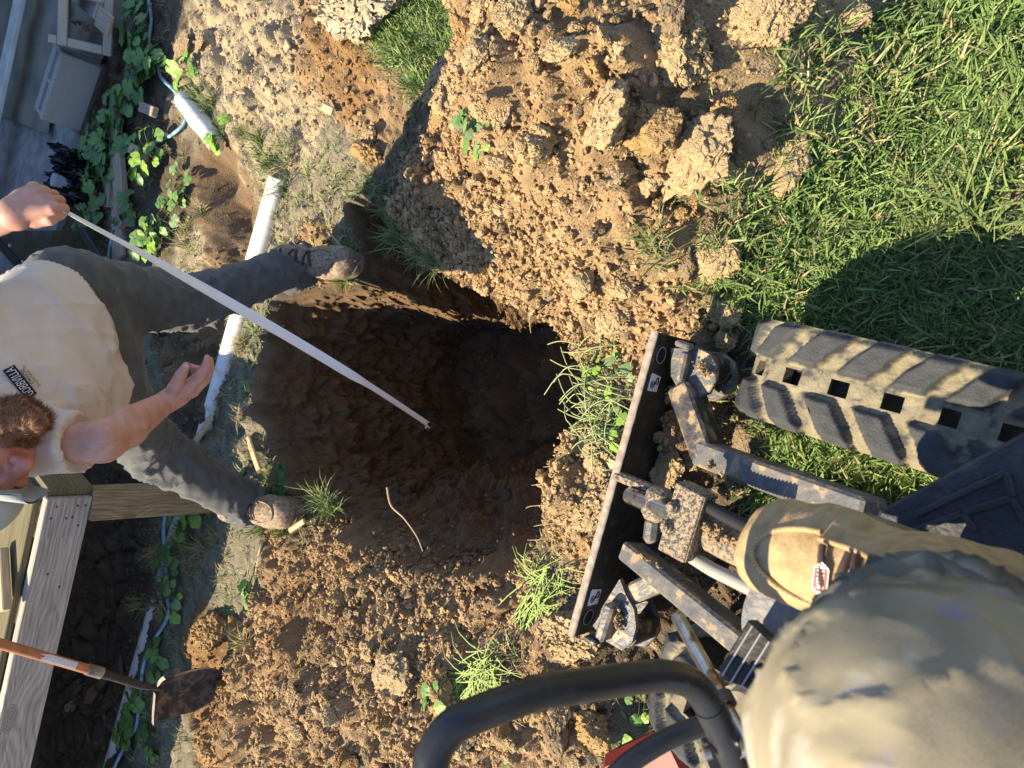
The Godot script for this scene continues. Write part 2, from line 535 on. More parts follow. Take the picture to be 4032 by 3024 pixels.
	for j in GN:
		for i in GN:
			var o := (j * GN + i) * 6
			var w := 1e-4
			var far: Color = soil[4]
			var t := acc[o + 5] + w
			var x := GX0 + i * GS
			var z := GZ0 + j * GS
			var fg := 1.0 if x > 0.2 and z > -2.4 else 0.15
			gcol[j * GN + i] = Color((acc[o] + far.r * w) / t, (acc[o + 1] + far.g * w) / t, (acc[o + 2] + far.b * w) / t, (acc[o + 3] + 0.2 * w) / t)
			ggrs[j * GN + i] = (acc[o + 4] + fg * w) / t
			var h := 0.0
			for q in hs:
				var d: Vector2 = Vector2(x, z) - q[0]
				var r2: float = q[1] * q[1]
				var dd := d.length_squared()
				if dd < r2 * 6.0:
					h += float(q[2]) * exp(-dd / r2)
			ghgt[j * GN + i] = h

func smp(a, x: float, z: float):
	var fx: float = clamp((x - GX0) / GS, 0.0, GN - 1.001)
	var fz: float = clamp((z - GZ0) / GS, 0.0, GN - 1.001)
	var i := int(fx)
	var j := int(fz)
	var u := fx - i
	var v := fz - j
	var o := j * GN + i
	return (a[o] * (1.0 - u) + a[o + 1] * u) * (1.0 - v) + (a[o + GN] * (1.0 - u) + a[o + GN + 1] * u) * v

func outer_h(x: float, z: float, loose: float) -> float:
	var h: float = smp(ghgt, x, z)
	var wx := n_warp.get_noise_2d(x, z) * 0.05
	var l := (n_lump.get_noise_2d(x + wx, z - wx) + 1.0)
	var s := (n_lump2.get_noise_2d(x + wx * 0.4, z) + 1.0)
	var m: float = clamp(0.55 + 1.5 * n_big.get_noise_2d(x * 2.6, z * 2.6), 0.5, 1.15)
	h += loose * ((min(l, 0.5) * 0.13 + min(s, 0.55) * 0.038) * m - 0.035)
	h += n_fine.get_noise_2d(x, z) * (0.006 + 0.007 * loose) + n_big.get_noise_2d(x, z) * 0.02
	return h

func hgt(x: float, z: float) -> float:
	var c: Color = smp(gcol, x, z)
	return outer_h(x, z, c.a)

func ground_at(p: Vector2, dy := 0.0) -> Vector3:
	return Vector3(p.x, hgt(p.x, p.y) + dy, p.y)

var gv := PackedVector3Array()
var gc := PackedColorArray()
var gn := PackedVector3Array()
var gw := PackedFloat32Array()     # looseness per vertex
var gg := PackedFloat32Array()     # grass per vertex
const NT := 1150
const NF := 50
const NW := 95
const NO := 360

func rim_at(a: float) -> float:
	var f := fposmod(a / TAU, 1.0) * rim.size()
	var i := int(f) % rim.size()
	return lerp(rim[i], rim[(i + 1) % rim.size()], f - int(f))

func in_pit(p: Vector2, margin := 0.0) -> bool:
	var d := p - pit
	return d.length() < rim_at(d.angle()) + margin

func make_ground() -> void:
	n_lump = noise(5, 7.5, 1, FastNoiseLite.TYPE_CELLULAR)
	n_lump.cellular_return_type = FastNoiseLite.RETURN_DISTANCE2_SUB
	n_lump2 = noise(6, 22.0, 1, FastNoiseLite.TYPE_CELLULAR)
	n_lump2.cellular_return_type = FastNoiseLite.RETURN_DISTANCE2_SUB
	make_ground_maps()
	var poly := [Vector2(0.132, -2.695), Vector2(-0.055, -2.682), Vector2(-0.234, -2.601), Vector2(-0.406, -2.525), Vector2(-0.493, -2.399), Vector2(-0.550, -2.241), Vector2(-0.582, -1.994), Vector2(-0.616, -1.707), Vector2(-0.593, -1.466), Vector2(-0.534, -1.311), Vector2(-0.466, -1.220), Vector2(-0.381, -1.183), Vector2(-0.293, -1.187), Vector2(-0.199, -1.160), Vector2(-0.127, -1.139), Vector2(-0.076, -1.078), Vector2(-0.001, -1.066), Vector2(0.109, -1.083), Vector2(0.174, -1.163), Vector2(0.235, -1.316), Vector2(0.296, -1.502), Vector2(0.349, -1.687), Vector2(0.421, -1.849), Vector2(0.520, -1.957), Vector2(0.608, -2.069), Vector2(0.633, -2.176), Vector2(0.592, -2.290), Vector2(0.485, -2.217), Vector2(0.382, -2.146), Vector2(0.316, -2.174), Vector2(0.291, -2.335), Vector2(0.282, -2.544), Vector2(0.226, -2.663)]
	var raw := PackedFloat32Array()
	for k in 720:
		var d := Vector2.from_angle(TAU * k / 720.0)
		var best := 0.0
		for i in poly.size():
			var hit = Geometry2D.segment_intersects_segment(pit, pit + d * 5.0, poly[i], poly[(i + 1) % poly.size()])
			if hit != null:
				best = max(best, pit.distance_to(hit))
		raw.append(best if best > 0.0 else 0.7)
	for k in 720:
		var s := 0.0
		for j in range(-7, 8):
			s += raw[(k + j + 720) % 720]
		rim.append(s / 15.0 + n_warp.get_noise_2d(cos(TAU * k / 720.0) * 3.0, sin(TAU * k / 720.0) * 3.0) * 0.03)
	var rows := NF + NW + NO
	var total := rows + 14
	gv.resize(total * NT)
	gc.resize(total * NT)
	gw.resize(total * NT)
	gg.resize(total * NT)
	var n3 := noise(21, 3.2, 4)
	var n3b := noise(22, 14.0, 3)
	var streak := noise(23, 1.0, 3)
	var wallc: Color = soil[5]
	for k in NT:
		var a := TAU * k / NT
		var d := Vector2.from_angle(a)
		var R := rim_at(a)
		var gentle: float = smoothstep(0.5, 0.97, -d.x) * (1.0 - smoothstep(0.3, 0.9, -d.y) * 0.8)
		var rf: float = max(0.1, R - lerp(0.10, 0.46, gentle))
		var pr := pit + d * R
		var cr: Color = smp(gcol, pr.x, pr.y)
		var yr := outer_h(pr.x, pr.y, cr.a)
		for j in total:
			var o := j * NT + k
			var p := Vector3.ZERO
			var c := Color.WHITE
			var loose := 0.0
			var grass := 0.0
			if j < NF:
				var r := rf * sqrt(float(j) / NF)
				var x := pit.x + d.x * r
				var z := pit.y + d.y * r
				p = Vector3(x, -PIT_D + n3.get_noise_2d(x, z) * 0.1 + n3b.get_noise_2d(x, z) * 0.02, z)
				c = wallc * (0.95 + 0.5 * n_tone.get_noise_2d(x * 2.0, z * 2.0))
				loose = 0.3
			elif j < NF + NW:
				var t := float(j - NF) / NW
				var tt := t * t * (3.0 - 2.0 * t) * 0.3 + t * 0.7
				var r: float = lerp(rf, R, lerp(pow(t, 1.6), t, gentle))
				var y: float = lerp(-PIT_D, yr, lerp(t, tt, 0.5))
				var x := pit.x + d.x * r
				var z := pit.y + d.y * r
				var env := sin(PI * min(t * 1.02, 1.0))
				var e := n3.get_noise_3d(x, y, z) * 0.10 + n3b.get_noise_3d(x, y * 1.3, z) * 0.045
				e += streak.get_noise_3d(x * 7.0, y * 2.6, z * 7.0) * 0.014 * (1.0 - gentle) + min(n_lump.get_noise_3d(x, y * 0.7, z) + 1.0, 0.4) * 0.05 * (1.0 - gentle) + n_fine.get_noise_3d(x, y, z) * 0.022
				if gentle > 0.05:
					var l := n_lump2.get_noise_3d(x, y, z) + 1.0
					e += gentle * min(l, 0.5) * 0.04 * smoothstep(.5, .9, t)
				p = Vector3(x - d.x * e * env, y + e * env * 0.6 * gentle, z - d.y * e * env)
				var tone := n_tone.get_noise_3d(x * 2.0, y * 2.0, z * 2.0)
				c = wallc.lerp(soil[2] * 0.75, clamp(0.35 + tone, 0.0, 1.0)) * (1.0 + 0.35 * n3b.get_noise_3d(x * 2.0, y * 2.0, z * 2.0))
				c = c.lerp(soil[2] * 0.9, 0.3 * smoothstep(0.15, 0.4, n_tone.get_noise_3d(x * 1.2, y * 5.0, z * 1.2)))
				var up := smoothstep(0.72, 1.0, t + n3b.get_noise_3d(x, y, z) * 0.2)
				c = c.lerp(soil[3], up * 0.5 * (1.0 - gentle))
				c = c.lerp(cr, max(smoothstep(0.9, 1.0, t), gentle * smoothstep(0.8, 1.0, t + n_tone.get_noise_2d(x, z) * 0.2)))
				loose = gentle * smoothstep(0.82, 1.02, t + n_tone.get_noise_2d(x * 1.5, z * 1.5) * 0.35) + 0.3 * smoothstep(0.05, 0.4, n_tone.get_noise_3d(x * 2.0, y * 2.0, z * 2.0))
			elif j < rows:
				var t := float(j - NF - NW) / NO
				var r := R + 5.2 * pow(t, 1.25)
				var x := pit.x + d.x * r
				var z := pit.y + d.y * r
				var wx := n_warp.get_noise_2d(x * 1.7 + 9.0, z * 1.7) * 0.09
				var wz := n_warp.get_noise_2d(x * 1.7, z * 1.7 + 5.0) * 0.09
				var q: Color = smp(gcol, x + wx, z + wz)
				loose = q.a
				grass = smp(ggrs, x + wx, z + wz)
				p = Vector3(x, outer_h(x, z, smp(gcol, x, z).a), z)
				c = q * (1.0 + 0.22 * n_tone.get_noise_2d(x * 3.0, z * 3.0) + 0.16 * n_fine.get_noise_2d(x * 0.6, z * 0.6))
				c = c.lerp(soil[2], 0.22 * loose * smoothstep(0.1, 0.5, n_tone.get_noise_2d(x * 1.3 + 40.0, z * 1.3)))
				c = c.lerp(soil[3], 0.35 * loose * smoothstep(0.15, 0.5, n_tone.get_noise_2d(x * 1.6 - 40.0, z * 1.6)))
			else:
				var m := j - rows
				var r := R + 5.2 * pow(1.75, m + 1) 
				p = Vector3(pit.x + d.x * r, 0.0, pit.y + d.y * r)
				c = Color(.10, .12, .05)
			gv[o] = p
			c.a = 1.0
			gc[o] = c
			gw[o] = loose
			gg[o] = grass
	gn.resize(gv.size())
	var ix := PackedInt32Array()
	ix.resize((total - 1) * NT * 6)
	var w := 0
	for j in total:
		var j0: int = max(j - 1, 0)
		var j1: int = min(j + 1, total - 1)
		for k in NT:
			var kn := (k + 1) % NT
			var kp := (k + NT - 1) % NT
			var nn := (gv[j1 * NT + k] - gv[j0 * NT + k]).cross(gv[j * NT + kn] - gv[j * NT + kp])
			if j == 0: nn = Vector3.DOWN
			gn[j * NT + k] = -nn.normalized()
			if j < total - 1:
				var a := j * NT + k
				var b := j * NT + kn
				ix[w] = a
				ix[w + 1] = b + NT
				ix[w + 2] = b
				ix[w + 3] = a
				ix[w + 4] = a + NT
				ix[w + 5] = b + NT
				w += 6
	var arr := []
	arr.resize(Mesh.ARRAY_MAX)
	arr[Mesh.ARRAY_VERTEX] = gv
	arr[Mesh.ARRAY_NORMAL] = gn
	arr[Mesh.ARRAY_COLOR] = gc
	arr[Mesh.ARRAY_INDEX] = ix
	var m := ArrayMesh.new()
	m.add_surface_from_arrays(Mesh.PRIMITIVE_TRIANGLES, arr)
	var g := put_mesh(m, "ground", M.earth)
	g.set_meta("kind", "structure")
	tag(g, "dug earth, grass and clay around the open pit", "", "", "structure")

# ---------------------------------------------------------------- soil lumps
var ico_v := []
var ico_f := []

func icosphere(sub: int) -> Array:
	var t := (1.0 + sqrt(5.0)) / 2.0
	var v: Array = [Vector3(-1, t, 0), Vector3(1, t, 0), Vector3(-1, -t, 0), Vector3(1, -t, 0), Vector3(0, -1, t), Vector3(0, 1, t), Vector3(0, -1, -t), Vector3(0, 1, -t), Vector3(t, 0, -1), Vector3(t, 0, 1), Vector3(-t, 0, -1), Vector3(-t, 0, 1)]
	for i in v.size():
		v[i] = v[i].normalized()
	var f: Array = [[0, 11, 5], [0, 5, 1], [0, 1, 7], [0, 7, 10], [0, 10, 11], [1, 5, 9], [5, 11, 4], [11, 10, 2], [10, 7, 6], [7, 1, 8], [3, 9, 4], [3, 4, 2], [3, 2, 6], [3, 6, 8], [3, 8, 9], [4, 9, 5], [2, 4, 11], [6, 2, 10], [8, 6, 7], [9, 8, 1]]
	for s in sub:
		var mid := {}
		var nf := []
		for q in f:
			var m := []
			for e in 3:
				var a: int = min(q[e], q[(e + 1) % 3])
				var b: int = max(q[e], q[(e + 1) % 3])
				var key := a * 100000 + b
				if not mid.has(key):
					mid[key] = v.size()
					v.append(((v[a] + v[b]) * 0.5).normalized())
				m.append(mid[key])
			nf.append([q[0], m[0], m[2]])
			nf.append([q[1], m[1], m[0]])
			nf.append([q[2], m[2], m[1]])
			nf.append([m[0], m[1], m[2]])
		f = nf
	return [v, f]

func clod_mesh(sub: int, sd: int, cuts: int, rough: float, flat := 1.0) -> ArrayMesh:
	var ic := icosphere(sub)
	var r := RandomNumberGenerator.new()
	r.seed = sd
	var pl := []
	for i in cuts:
		pl.append([Vector3(r.randfn(), r.randfn(), r.randfn()).normalized(), r.randf_range(0.52, 0.8)])
	var a := noise(sd, 0.8, 2)
	var b := noise(sd + 7, 2.6, 6)
	b.fractal_gain = 0.62
	var c := noise(sd + 9, 5.0, 4)
	c.fractal_type = FastNoiseLite.FRACTAL_RIDGED
	var st := Vector3(r.randf_range(.8, 1.15), flat * r.randf_range(.8, 1.1), r.randf_range(.75, 1.1))
	var mb := MB.new()
	for q in ic[0]:
		var d: Vector3 = q
		var s := 1.0 + 0.35 * a.get_noise_3dv(d)
		for p in pl:
			var k := d.dot(p[0])
			if k > 0.05:
				s = min(s, float(p[1]) / k)
		var v := d * s
		var w := Vector3(b.get_noise_3dv(v), b.get_noise_3dv(v + Vector3(9, 0, 0)), b.get_noise_3dv(v + Vector3(0, 9, 0)))
		v += w * 0.22 * rough - d * max(0.0, c.get_noise_3dv(v)) * 0.16 * rough
		mb.col = Color.WHITE * (1.0 + 0.3 * c.get_noise_3dv(d * 0.7) + 0.2 * a.get_noise_3dv(d * 5.0))
		mb.col.a = 1.0
		mb.vert(v * st, d)
	for q in ic[1]:
		mb.tri(q[0], q[1], q[2])
	renormal(mb)
	return mb.mesh()

func make_clods() -> void:
	for i in 7:
		clod_meshes.append(clod_mesh(4 if i < 5 else 5, 100 + i * 13, 6 + i % 5, 1.0, 0.8))
	for i in 5:
		clod_small.append(clod_mesh(2 if i < 3 else 3, 300 + i * 17, 10, 1.6))

func clod(at: Vector3, s: Vector3, m: Material, label: String, group := "", v := -1, b = null, called := "soil_clod", cat := "soil clod") -> MeshInstance3D:
	var o := put_mesh(clod_meshes[v if v >= 0 else rng.randi() % 7], called, m)
	var bb: Basis = b if b != null else rand_basis()
	o.transform = Transform3D(bb.scaled_local(s), at)
	tag(o, label, cat, group)
	return o

# many small copies of a few meshes as one object that nobody could count
func scatter(called: String, m: Mesh, material: Material, xf: Array, cols: Array, label: String) -> void:
	var mm := MultiMesh.new()
	mm.transform_format = MultiMesh.TRANSFORM_3D
	mm.use_colors = true
	mm.mesh = m
	mm.instance_count = xf.size()
	for i in xf.size():
		mm.set_instance_transform(i, xf[i])
		mm.set_instance_color(i, cols[i])
	var o := MultiMeshInstance3D.new()
	o.multimesh = mm
	o.material_override = material
	o.name = numbered(called)
	add_child(o)
	tag(o, label, "", "", "stuff")

func make_crumbs() -> void:
	var n := gv.size() - 14 * NT
	var xs := [[], [], [], [], []]
	var cs := [[], [], [], [], []]
	for i in 380000:
		var o := rng.randi() % n
		var lo := gw[o]
		if rng.randf() > lo * lo * 0.62 + (0.1 if gg[o] < 0.5 else 0.01) or gv[o].z > 0.25 or gv[o].z < -5.2:
			continue
		var sm := n_tone.get_noise_2d(gv[o].x * 1.4 + 70.0, gv[o].z * 1.4)
		if sm < 0.0 and rng.randf() < 0.4:
			continue
		var s: float = 0.0034 * pow(rng.randf(), -0.45)
		s = min(s, 0.0125) * (0.6 + 0.6 * lo)
		var k := rng.randi() % 3 if s < 0.008 else 3 + rng.randi() % 2
		var p := gv[o] + gn[o] * s * rng.randf_range(-0.1, 0.6) + Vector3(rng.randfn(), 0, rng.randfn()) * 0.006
		xs[k].append(Transform3D(rand_basis().scaled_local(Vector3(1.2, rng.randf_range(.7, 1), rng.randf_range(.8, 1.3)) * s), p))
		var c := gc[o] * rng.randf_range(0.75, 1.25)
		c.a = 1.0
		cs[k].append(c)
	for k in 5:
		scatter("soil_crumbs", clod_small[k], M.crumb, xs[k], cs[k], "loose crumbs of dug soil lying over the heaps around the pit")

# ---------------------------------------------------------------- grass
func tuft_mesh(sd: int, blades: int, spread: float, hmin: float, hmax: float, lean: float, wide: float) -> ArrayMesh:
	var r := RandomNumberGenerator.new()
	r.seed = sd
	var mb := MB.new()
	for i in blades:
		var a := r.randf() * TAU
		var base := Vector3(cos(a), 0, sin(a)) * spread * sqrt(r.randf())
		var dir := Vector3.RIGHT.rotated(Vector3.UP, r.randf() * TAU)
		var h := r.randf_range(hmin, hmax)
		var w := wide * r.randf_range(0.6, 1.3)
		var th := r.randf_range(0.25, lean)
		var side := dir.cross(Vector3.UP).normalized().rotated(dir, r.randf_range(-0.7, 0.7))
		var s := mb.v.size()
		var g := r.randf_range(0.75, 1.25)
		var p := base
		for k in 4:
			var t := k / 3.0
			var ww := w * (1.0 - t * t) * 0.5
			var bend := th * (0.55 + 0.75 * t)
			var fw := (Vector3.UP * cos(bend) + dir * sin(bend)).normalized()
			if k > 0:
				p += fw * h / 3.0
			var nn := fw.cross(side).normalized()
			mb.col = Color(g * (0.9 + 0.25 * t), g * (0.92 + 0.15 * t), g * 0.9)
			mb.vert(p - side * ww, nn)
			mb.vert(p + side * ww, nn)
		for k in 3:
			mb.tri(s + k * 2, s + k * 2 + 1, s + k * 2 + 3)
			mb.tri(s + k * 2, s + k * 2 + 3, s + k * 2 + 2)
	return mb.mesh()

func grass_tone() -> Color:
	var c := Color(.12, .21, .06).lerp(Color(.25, .36, .12), rng.randf())
	if rng.randf() < 0.12:
		c = Color(.38, .34, .19)
	c *= rng.randf_range(.7, 1.25)
	c.a = 1.0
	return c

func make_grass() -> void:
	for i in 4:
		tuft_meshes.append(tuft_mesh(40 + i, 13, 0.022, 0.035, 0.075, 1.4, 0.0052))
	for i in 4:
		tuft_meshes.append(tuft_mesh(60 + i, 30, 0.024, 0.045, 0.12, 1.55, 0.0032))
	var n := gv.size() - 14 * NT
	var xs := [[], [], [], []]
	var cs := [[], [], [], []]
	for i in 260000:
		var o := rng.randi() % n
		var p := gv[o]
		if p.z > 0.3 or p.z < -5.0 or p.x < -0.6:
			continue
		var g := gg[o]
		if g < 0.42 or rng.randf() > g * g:
			continue
		var s := rng.randf_range(0.65, 1.3)
		var k := rng.randi() % 4
		xs[k].append(Transform3D(yaw(rng.randf() * TAU).rotated(Vector3.RIGHT, rng.randf_range(-.25, .25)).scaled_local(Vector3.ONE * s), p - Vector3(0, 0.004, 0)))
		cs[k].append(grass_tone())
	for k in 4:
		scatter("lawn_grass", tuft_meshes[k], M.grass, xs[k], cs[k], "short trampled lawn grass beside the heaped soil and the track")
	# thin dry grass over bare banks
	var xd := []
	var cd := []
	for i in 60000:
		var o := rng.randi() % n
		var g := gg[o]
		if g < 0.07 or g > 0.6 or rng.randf() > g * 1.6 or gv[o].z > 0.0 or gv[o].z < -5.0:
			continue
		xd.append(Transform3D(yaw(rng.randf() * TAU).scaled_local(Vector3.ONE * rng.randf_range(0.4, 0.9)), gv[o] - Vector3(0, 0.004, 0)))
		var c := grass_tone().lerp(Color(.36, .30, .16), rng.randf())
		cd.append(c)
	scatter("sparse_grass", tuft_meshes[1], M.grass, xd, cd, "sparse half dry grass on the banks around the pit")

func tuft(p: Vector2, s: float, dry: float, label: String, group := "", n := 3, dy := 0.0) -> void:
	var o := thing("grass_tuft", ground_at(p, dy), label, "grass tuft", group)
	var mm: Material = M.tuft_dry if dry > 0.5 else M.tuft
	for i in n:
		var q := put_mesh(tuft_meshes[4 + rng.randi() % 4], "blades", mm, o)
		q.transform = Transform3D(yaw(rng.randf() * TAU).scaled_local(Vector3.ONE * s * rng.randf_range(.7, 1.1)), Vector3(rng.randfn() * .018 * s, 0, rng.randfn() * .018 * s))

# ---------------------------------------------------------------- materials
func wood_image(sd: int, light: Color, dark: Color, knots: Array, n := 1024, h := 256) -> Image:
	var im := Image.create(n, h, false, Image.FORMAT_RGB8)
	var a := noise(sd, 0.006, 3)
	var b := noise(sd + 1, 0.05, 3)
	var c := noise(sd + 2, 0.01, 4)
	for y in h:
		for x in n:
			var v := y + a.get_noise_2d(x * 0.3, y * 0.9) * 30.0
			var ring := 0.0
			for k in knots:
				var dx: float = (x - float(k[0])) * 0.55
				var dy: float = y - float(k[1])
				var d := sqrt(dx * dx + dy * dy)
				var r: float = k[2]
				v += signf(dy) * r * 1.6 * exp(-d * d / (r * r * 9.0))
				if d < r:
					ring = max(ring, smoothstep(r, r * 0.8, d) * (0.55 + 0.25 * sin(d * 0.9)))
			var g := 0.5 + 0.5 * sin(v * 0.34 + 2.0 * a.get_noise_2d(x * 0.2, y * 0.4 + 300.0))
			g = pow(g, 2.0) * 0.36 + 0.42 * (b.get_noise_2d(x * 0.06, y * 1.6) + 0.5) + 0.25 * c.get_noise_2d(x * 0.5, y)
			g = clamp(max(g, ring * 1.15), 0.0, 1.0)
			im.set_pixel(x, y, light.lerp(dark, g))
	return im

func wood_mat(sd: int, light: Color, dark: Color, knots: Array, length: float, width: float) -> StandardMaterial3D:
	var im := wood_image(sd, light, dark, knots)
	var m := mat(Color.WHITE, 0.85)
	m.albedo_texture = ImageTexture.create_from_image(im)
	var g: Image = im.duplicate()
	g.convert(Image.FORMAT_L8)
	g.bump_map_to_normal_map(3.0)
	m.normal_enabled = true
	m.normal_texture = ImageTexture.create_from_image(g)
	m.normal_scale = 0.6
	m.uv1_scale = Vector3(1.0 / length, 1.0 / width, 1)
	m.uv1_offset = Vector3(0.5, 0.5, 0)
	return m

func board(a: Vector3, b: Vector3, w: float, h: float, up := Vector3.UP, bev := 0.004, shift := Vector2.ZERO) -> MB:
	var mb := MB.new()
	mb.bar(a, b, w, h, up, bev)
	var z := (b - a).normalized()
	var x := up.cross(z).normalized()
	var y := z.cross(x)
	var ce := (a + b) * 0.5
	for i in mb.v.size():
		var q := mb.v[i] - ce
		var nn := mb.n[i]
		var cross := q.dot(x) if abs(nn.dot(y)) > 0.6 else q.dot(y)
		mb.t[i] = Vector2(q.dot(z), cross) + shift
		if abs(nn.dot(z)) > 0.8:
			mb.t[i] = Vector2(q.dot(x) * 0.3, q.dot(y)) + shift
	return mb

func make_materials() -> void:
	var g1 := noise(71, 0.016, 5)
	var g2 := noise(72, 0.05, 4)
	var g3 := noise(73, 0.008, 4)
	var grain := normal_tex(g2, 512, 8.0)
	var soft := normal_tex(g1, 512, 5.0)
	var greyv := [[0.0, Color(.55, .55, .55)], [0.5, Color(.85, .85, .85)], [1.0, Color(1, 1, 1)]]
	M.earth = noisy(ramp_image(g2, 512, greyv), 0.16, 1.0, grain, 1.6, 0.0, true)
	M.crumb = mat(Color.WHITE, 1.0)
	M.crumb.vertex_color_use_as_albedo = true
	var cl := func(c: Color) -> StandardMaterial3D:
		var a := Color(c.r * .72, c.g * .7, c.b * .66).linear_to_srgb()
		var b := Color(c.r * 1.1, c.g * 1.1, c.b * 1.1).linear_to_srgb()
		return noisy(ramp_image(g2, 256, [[0.2, a], [0.8, b]]), 0.12, 1.0, grain, 1.8, 0.0, true)
	M.clod_tan = cl.call(Color(.46, .345, .19))
	M.clod_orange = cl.call(Color(.41, .265, .115))
	M.clod_pale = cl.call(Color(.46, .34, .19))
	M.clod_dark = cl.call(Color(.25, .185, .115))
	M.rock = noisy(ramp_image(g3, 512, [[0.2, lin(.30, .245, .16)], [0.55, lin(.41, .345, .23)], [0.8, lin(.48, .41, .29)]]), 0.3, 0.9, grain, 1.0)
	M.grass = mat(Color.WHITE, 0.65)
	M.grass.vertex_color_use_as_albedo = true
	M.grass.backlight_enabled = true
	M.grass.backlight = Color(.12, .2, .03)
	M.tuft = M.grass.duplicate()
	M.tuft.albedo_color = lin(.16, .22, .075)
	M.tuft_dry = M.grass.duplicate()
	M.tuft_dry.albedo_color = lin(.30, .28, .13)
	M.tuft_dry.backlight = Color(.15, .13, .05)
	M.tuft_bright = M.grass.duplicate()
	M.tuft_bright.albedo_color = lin(.26, .36, .08)
	var lf := noise(75, 0.02, 4)
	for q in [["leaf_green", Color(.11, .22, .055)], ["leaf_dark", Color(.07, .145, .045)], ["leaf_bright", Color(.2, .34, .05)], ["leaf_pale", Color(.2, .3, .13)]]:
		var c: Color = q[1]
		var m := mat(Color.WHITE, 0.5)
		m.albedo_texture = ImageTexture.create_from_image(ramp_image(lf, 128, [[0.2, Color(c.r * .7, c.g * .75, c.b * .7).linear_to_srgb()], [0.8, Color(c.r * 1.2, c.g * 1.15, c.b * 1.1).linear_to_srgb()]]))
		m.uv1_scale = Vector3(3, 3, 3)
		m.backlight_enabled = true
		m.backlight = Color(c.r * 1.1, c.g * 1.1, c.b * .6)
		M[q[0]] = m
	M.stem = mat(lin(.16, .2, .07), 0.7)
	M.root = mat(lin(.42, .33, .2), 0.9)
	M.dead = mat(lin(.17, .11, .075), 0.9)
	M.concrete = noisy(ramp_image(g3, 512, [[0.1, lin(.17, .17, .165)], [0.5, lin(.23, .23, .22)], [0.9, lin(.30, .30, .285)]]), 0.6, 0.95, soft, 0.7)
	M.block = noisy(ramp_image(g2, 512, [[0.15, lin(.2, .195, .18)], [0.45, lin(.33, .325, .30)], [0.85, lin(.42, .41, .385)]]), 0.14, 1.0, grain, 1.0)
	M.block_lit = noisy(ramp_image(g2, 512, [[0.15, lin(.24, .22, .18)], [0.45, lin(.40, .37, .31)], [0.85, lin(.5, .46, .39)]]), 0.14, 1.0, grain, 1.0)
	M.galv = noisy(ramp_image(g3, 256, [[0.2, lin(.27, .275, .25)], [0.8, lin(.40, .39, .33)]]), 0.8, 0.5, soft, 0.1, 0.85)
	M.trim = noisy(ramp_image(g3, 256, [[0.2, lin(.38, .42, .38)], [0.8, lin(.52, .56, .5)]]), 0.5, 0.8, soft, 0.2)
	M.pvc = noisy(ramp_image(g3, 256, [[0.25, lin(.5, .44, .34)], [0.36, lin(.74, .73, .70)], [0.9, lin(.8, .8, .79)]]), 0.35, 0.4, soft, 0.1)
	M.pvc_grey = noisy(ramp_image(g3, 256, [[0.2, lin(.3, .33, .37)], [0.8, lin(.42, .45, .5)]]), 0.3, 0.5, soft, 0.1)
	M.hose = noisy(ramp_image(g1, 256, [[0.35, lin(.15, .2, .2)], [0.5, lin(.2, .38, .48)], [0.9, lin(.28, .5, .62)]]), 0.3, 0.5)
	M.plastic = mat(lin(.012, .013, .017), 0.28)
	M.beam = wood_mat(201, lin(.50, .46, .40), lin(.20, .17, .14), [[640, 175, 34], [250, 90, 8]], 1.2, 0.21)
	M.post = wood_mat(207, lin(.36, .27, .15), lin(.13, .085, .04), [[800, 190, 20]], 0.75, 0.2)
	M.plank = wood_mat(213, lin(.42, .34, .25), lin(.2, .15, .10), [[300, 60, 14]], 0.8, 0.2)
	M.deck = wood_mat(219, lin(.17, .145, .075), lin(.07, .06, .03), [[600, 100, 14]], 1.2, 0.2)
	M.chip = wood_mat(225, lin(.56, .43, .26), lin(.35, .25, .14), [], 0.4, 0.1)
	M.glass = mat(Color(.10, .12, .12, .42), 0.03)
	M.glass.transparency = BaseMaterial3D.TRANSPARENCY_ALPHA
	M.frame = mat(lin(.02, .022, .025), 0.45)
	M.handle = noisy(ramp_image(g1, 256, [[0.2, lin(.36, .13, .05)], [0.8, lin(.46, .19, .08)]]), 0.2, 0.45)
	M.paper = noisy(ramp_image(noise(77, 0.05, 3), 256, [[0.3, lin(.35, .35, .36)], [0.45, lin(.7, .72, .75)], [0.9, lin(.8, .82, .84)]]), 0.06, 0.7)
	M.stalk = mat(lin(.3, .36, .16), .6)
	M.hole = mat(lin(.004, .004, .004), .95)
	M.rib = mat(lin(.5, .5, .5), .35, .6)
	M.cap_cream = noisy(ramp_image(g1, 256, [[0.3, lin(.3, .24, .15)], [0.7, lin(.6, .54, .42)]]), .08, .7)
	M.tag_red = mat(lin(.42, .07, .06), .5)
	M.print = mat(lin(.016, .014, .02), .9)
	M.nail = mat(lin(.66, .40, .34), .35)
	M.brow = mat(lin(.16, .075, .035), .8)
	M.tape = noisy(ramp_image(g3, 256, [[0.2, lin(.84, .85, .87)], [0.8, lin(.9, .91, .93)]]), .3, .25)
	M.white = mat(lin(.78, .78, .78), 0.5)
	# machine paint, worn and muddy
	var mud1 := noise(81, 0.012, 5)
	M.steel = noisy(ramp_image(mud1, 512, [[0.0, lin(.022, .024, .028)], [0.5, lin(.045, .045, .048)], [0.62, lin(.10, .085, .065)], [0.7, lin(.36, .26, .15)], [1.0, lin(.42, .30, .17)]]), 0.3, 0.55, grain, 0.3)
	M.steel_grey = noisy(ramp_image(mud1, 512, [[0.0, lin(.075, .077, .083)], [0.5, lin(.135, .135, .14)], [0.6, lin(.16, .14, .115)], [0.68, lin(.34, .26, .16)], [1.0, lin(.42, .31, .19)]]), 0.34, 0.5, grain, 0.25)
	var mudg := noise(88, .02, 6)
	mudg.fractal_gain = .68
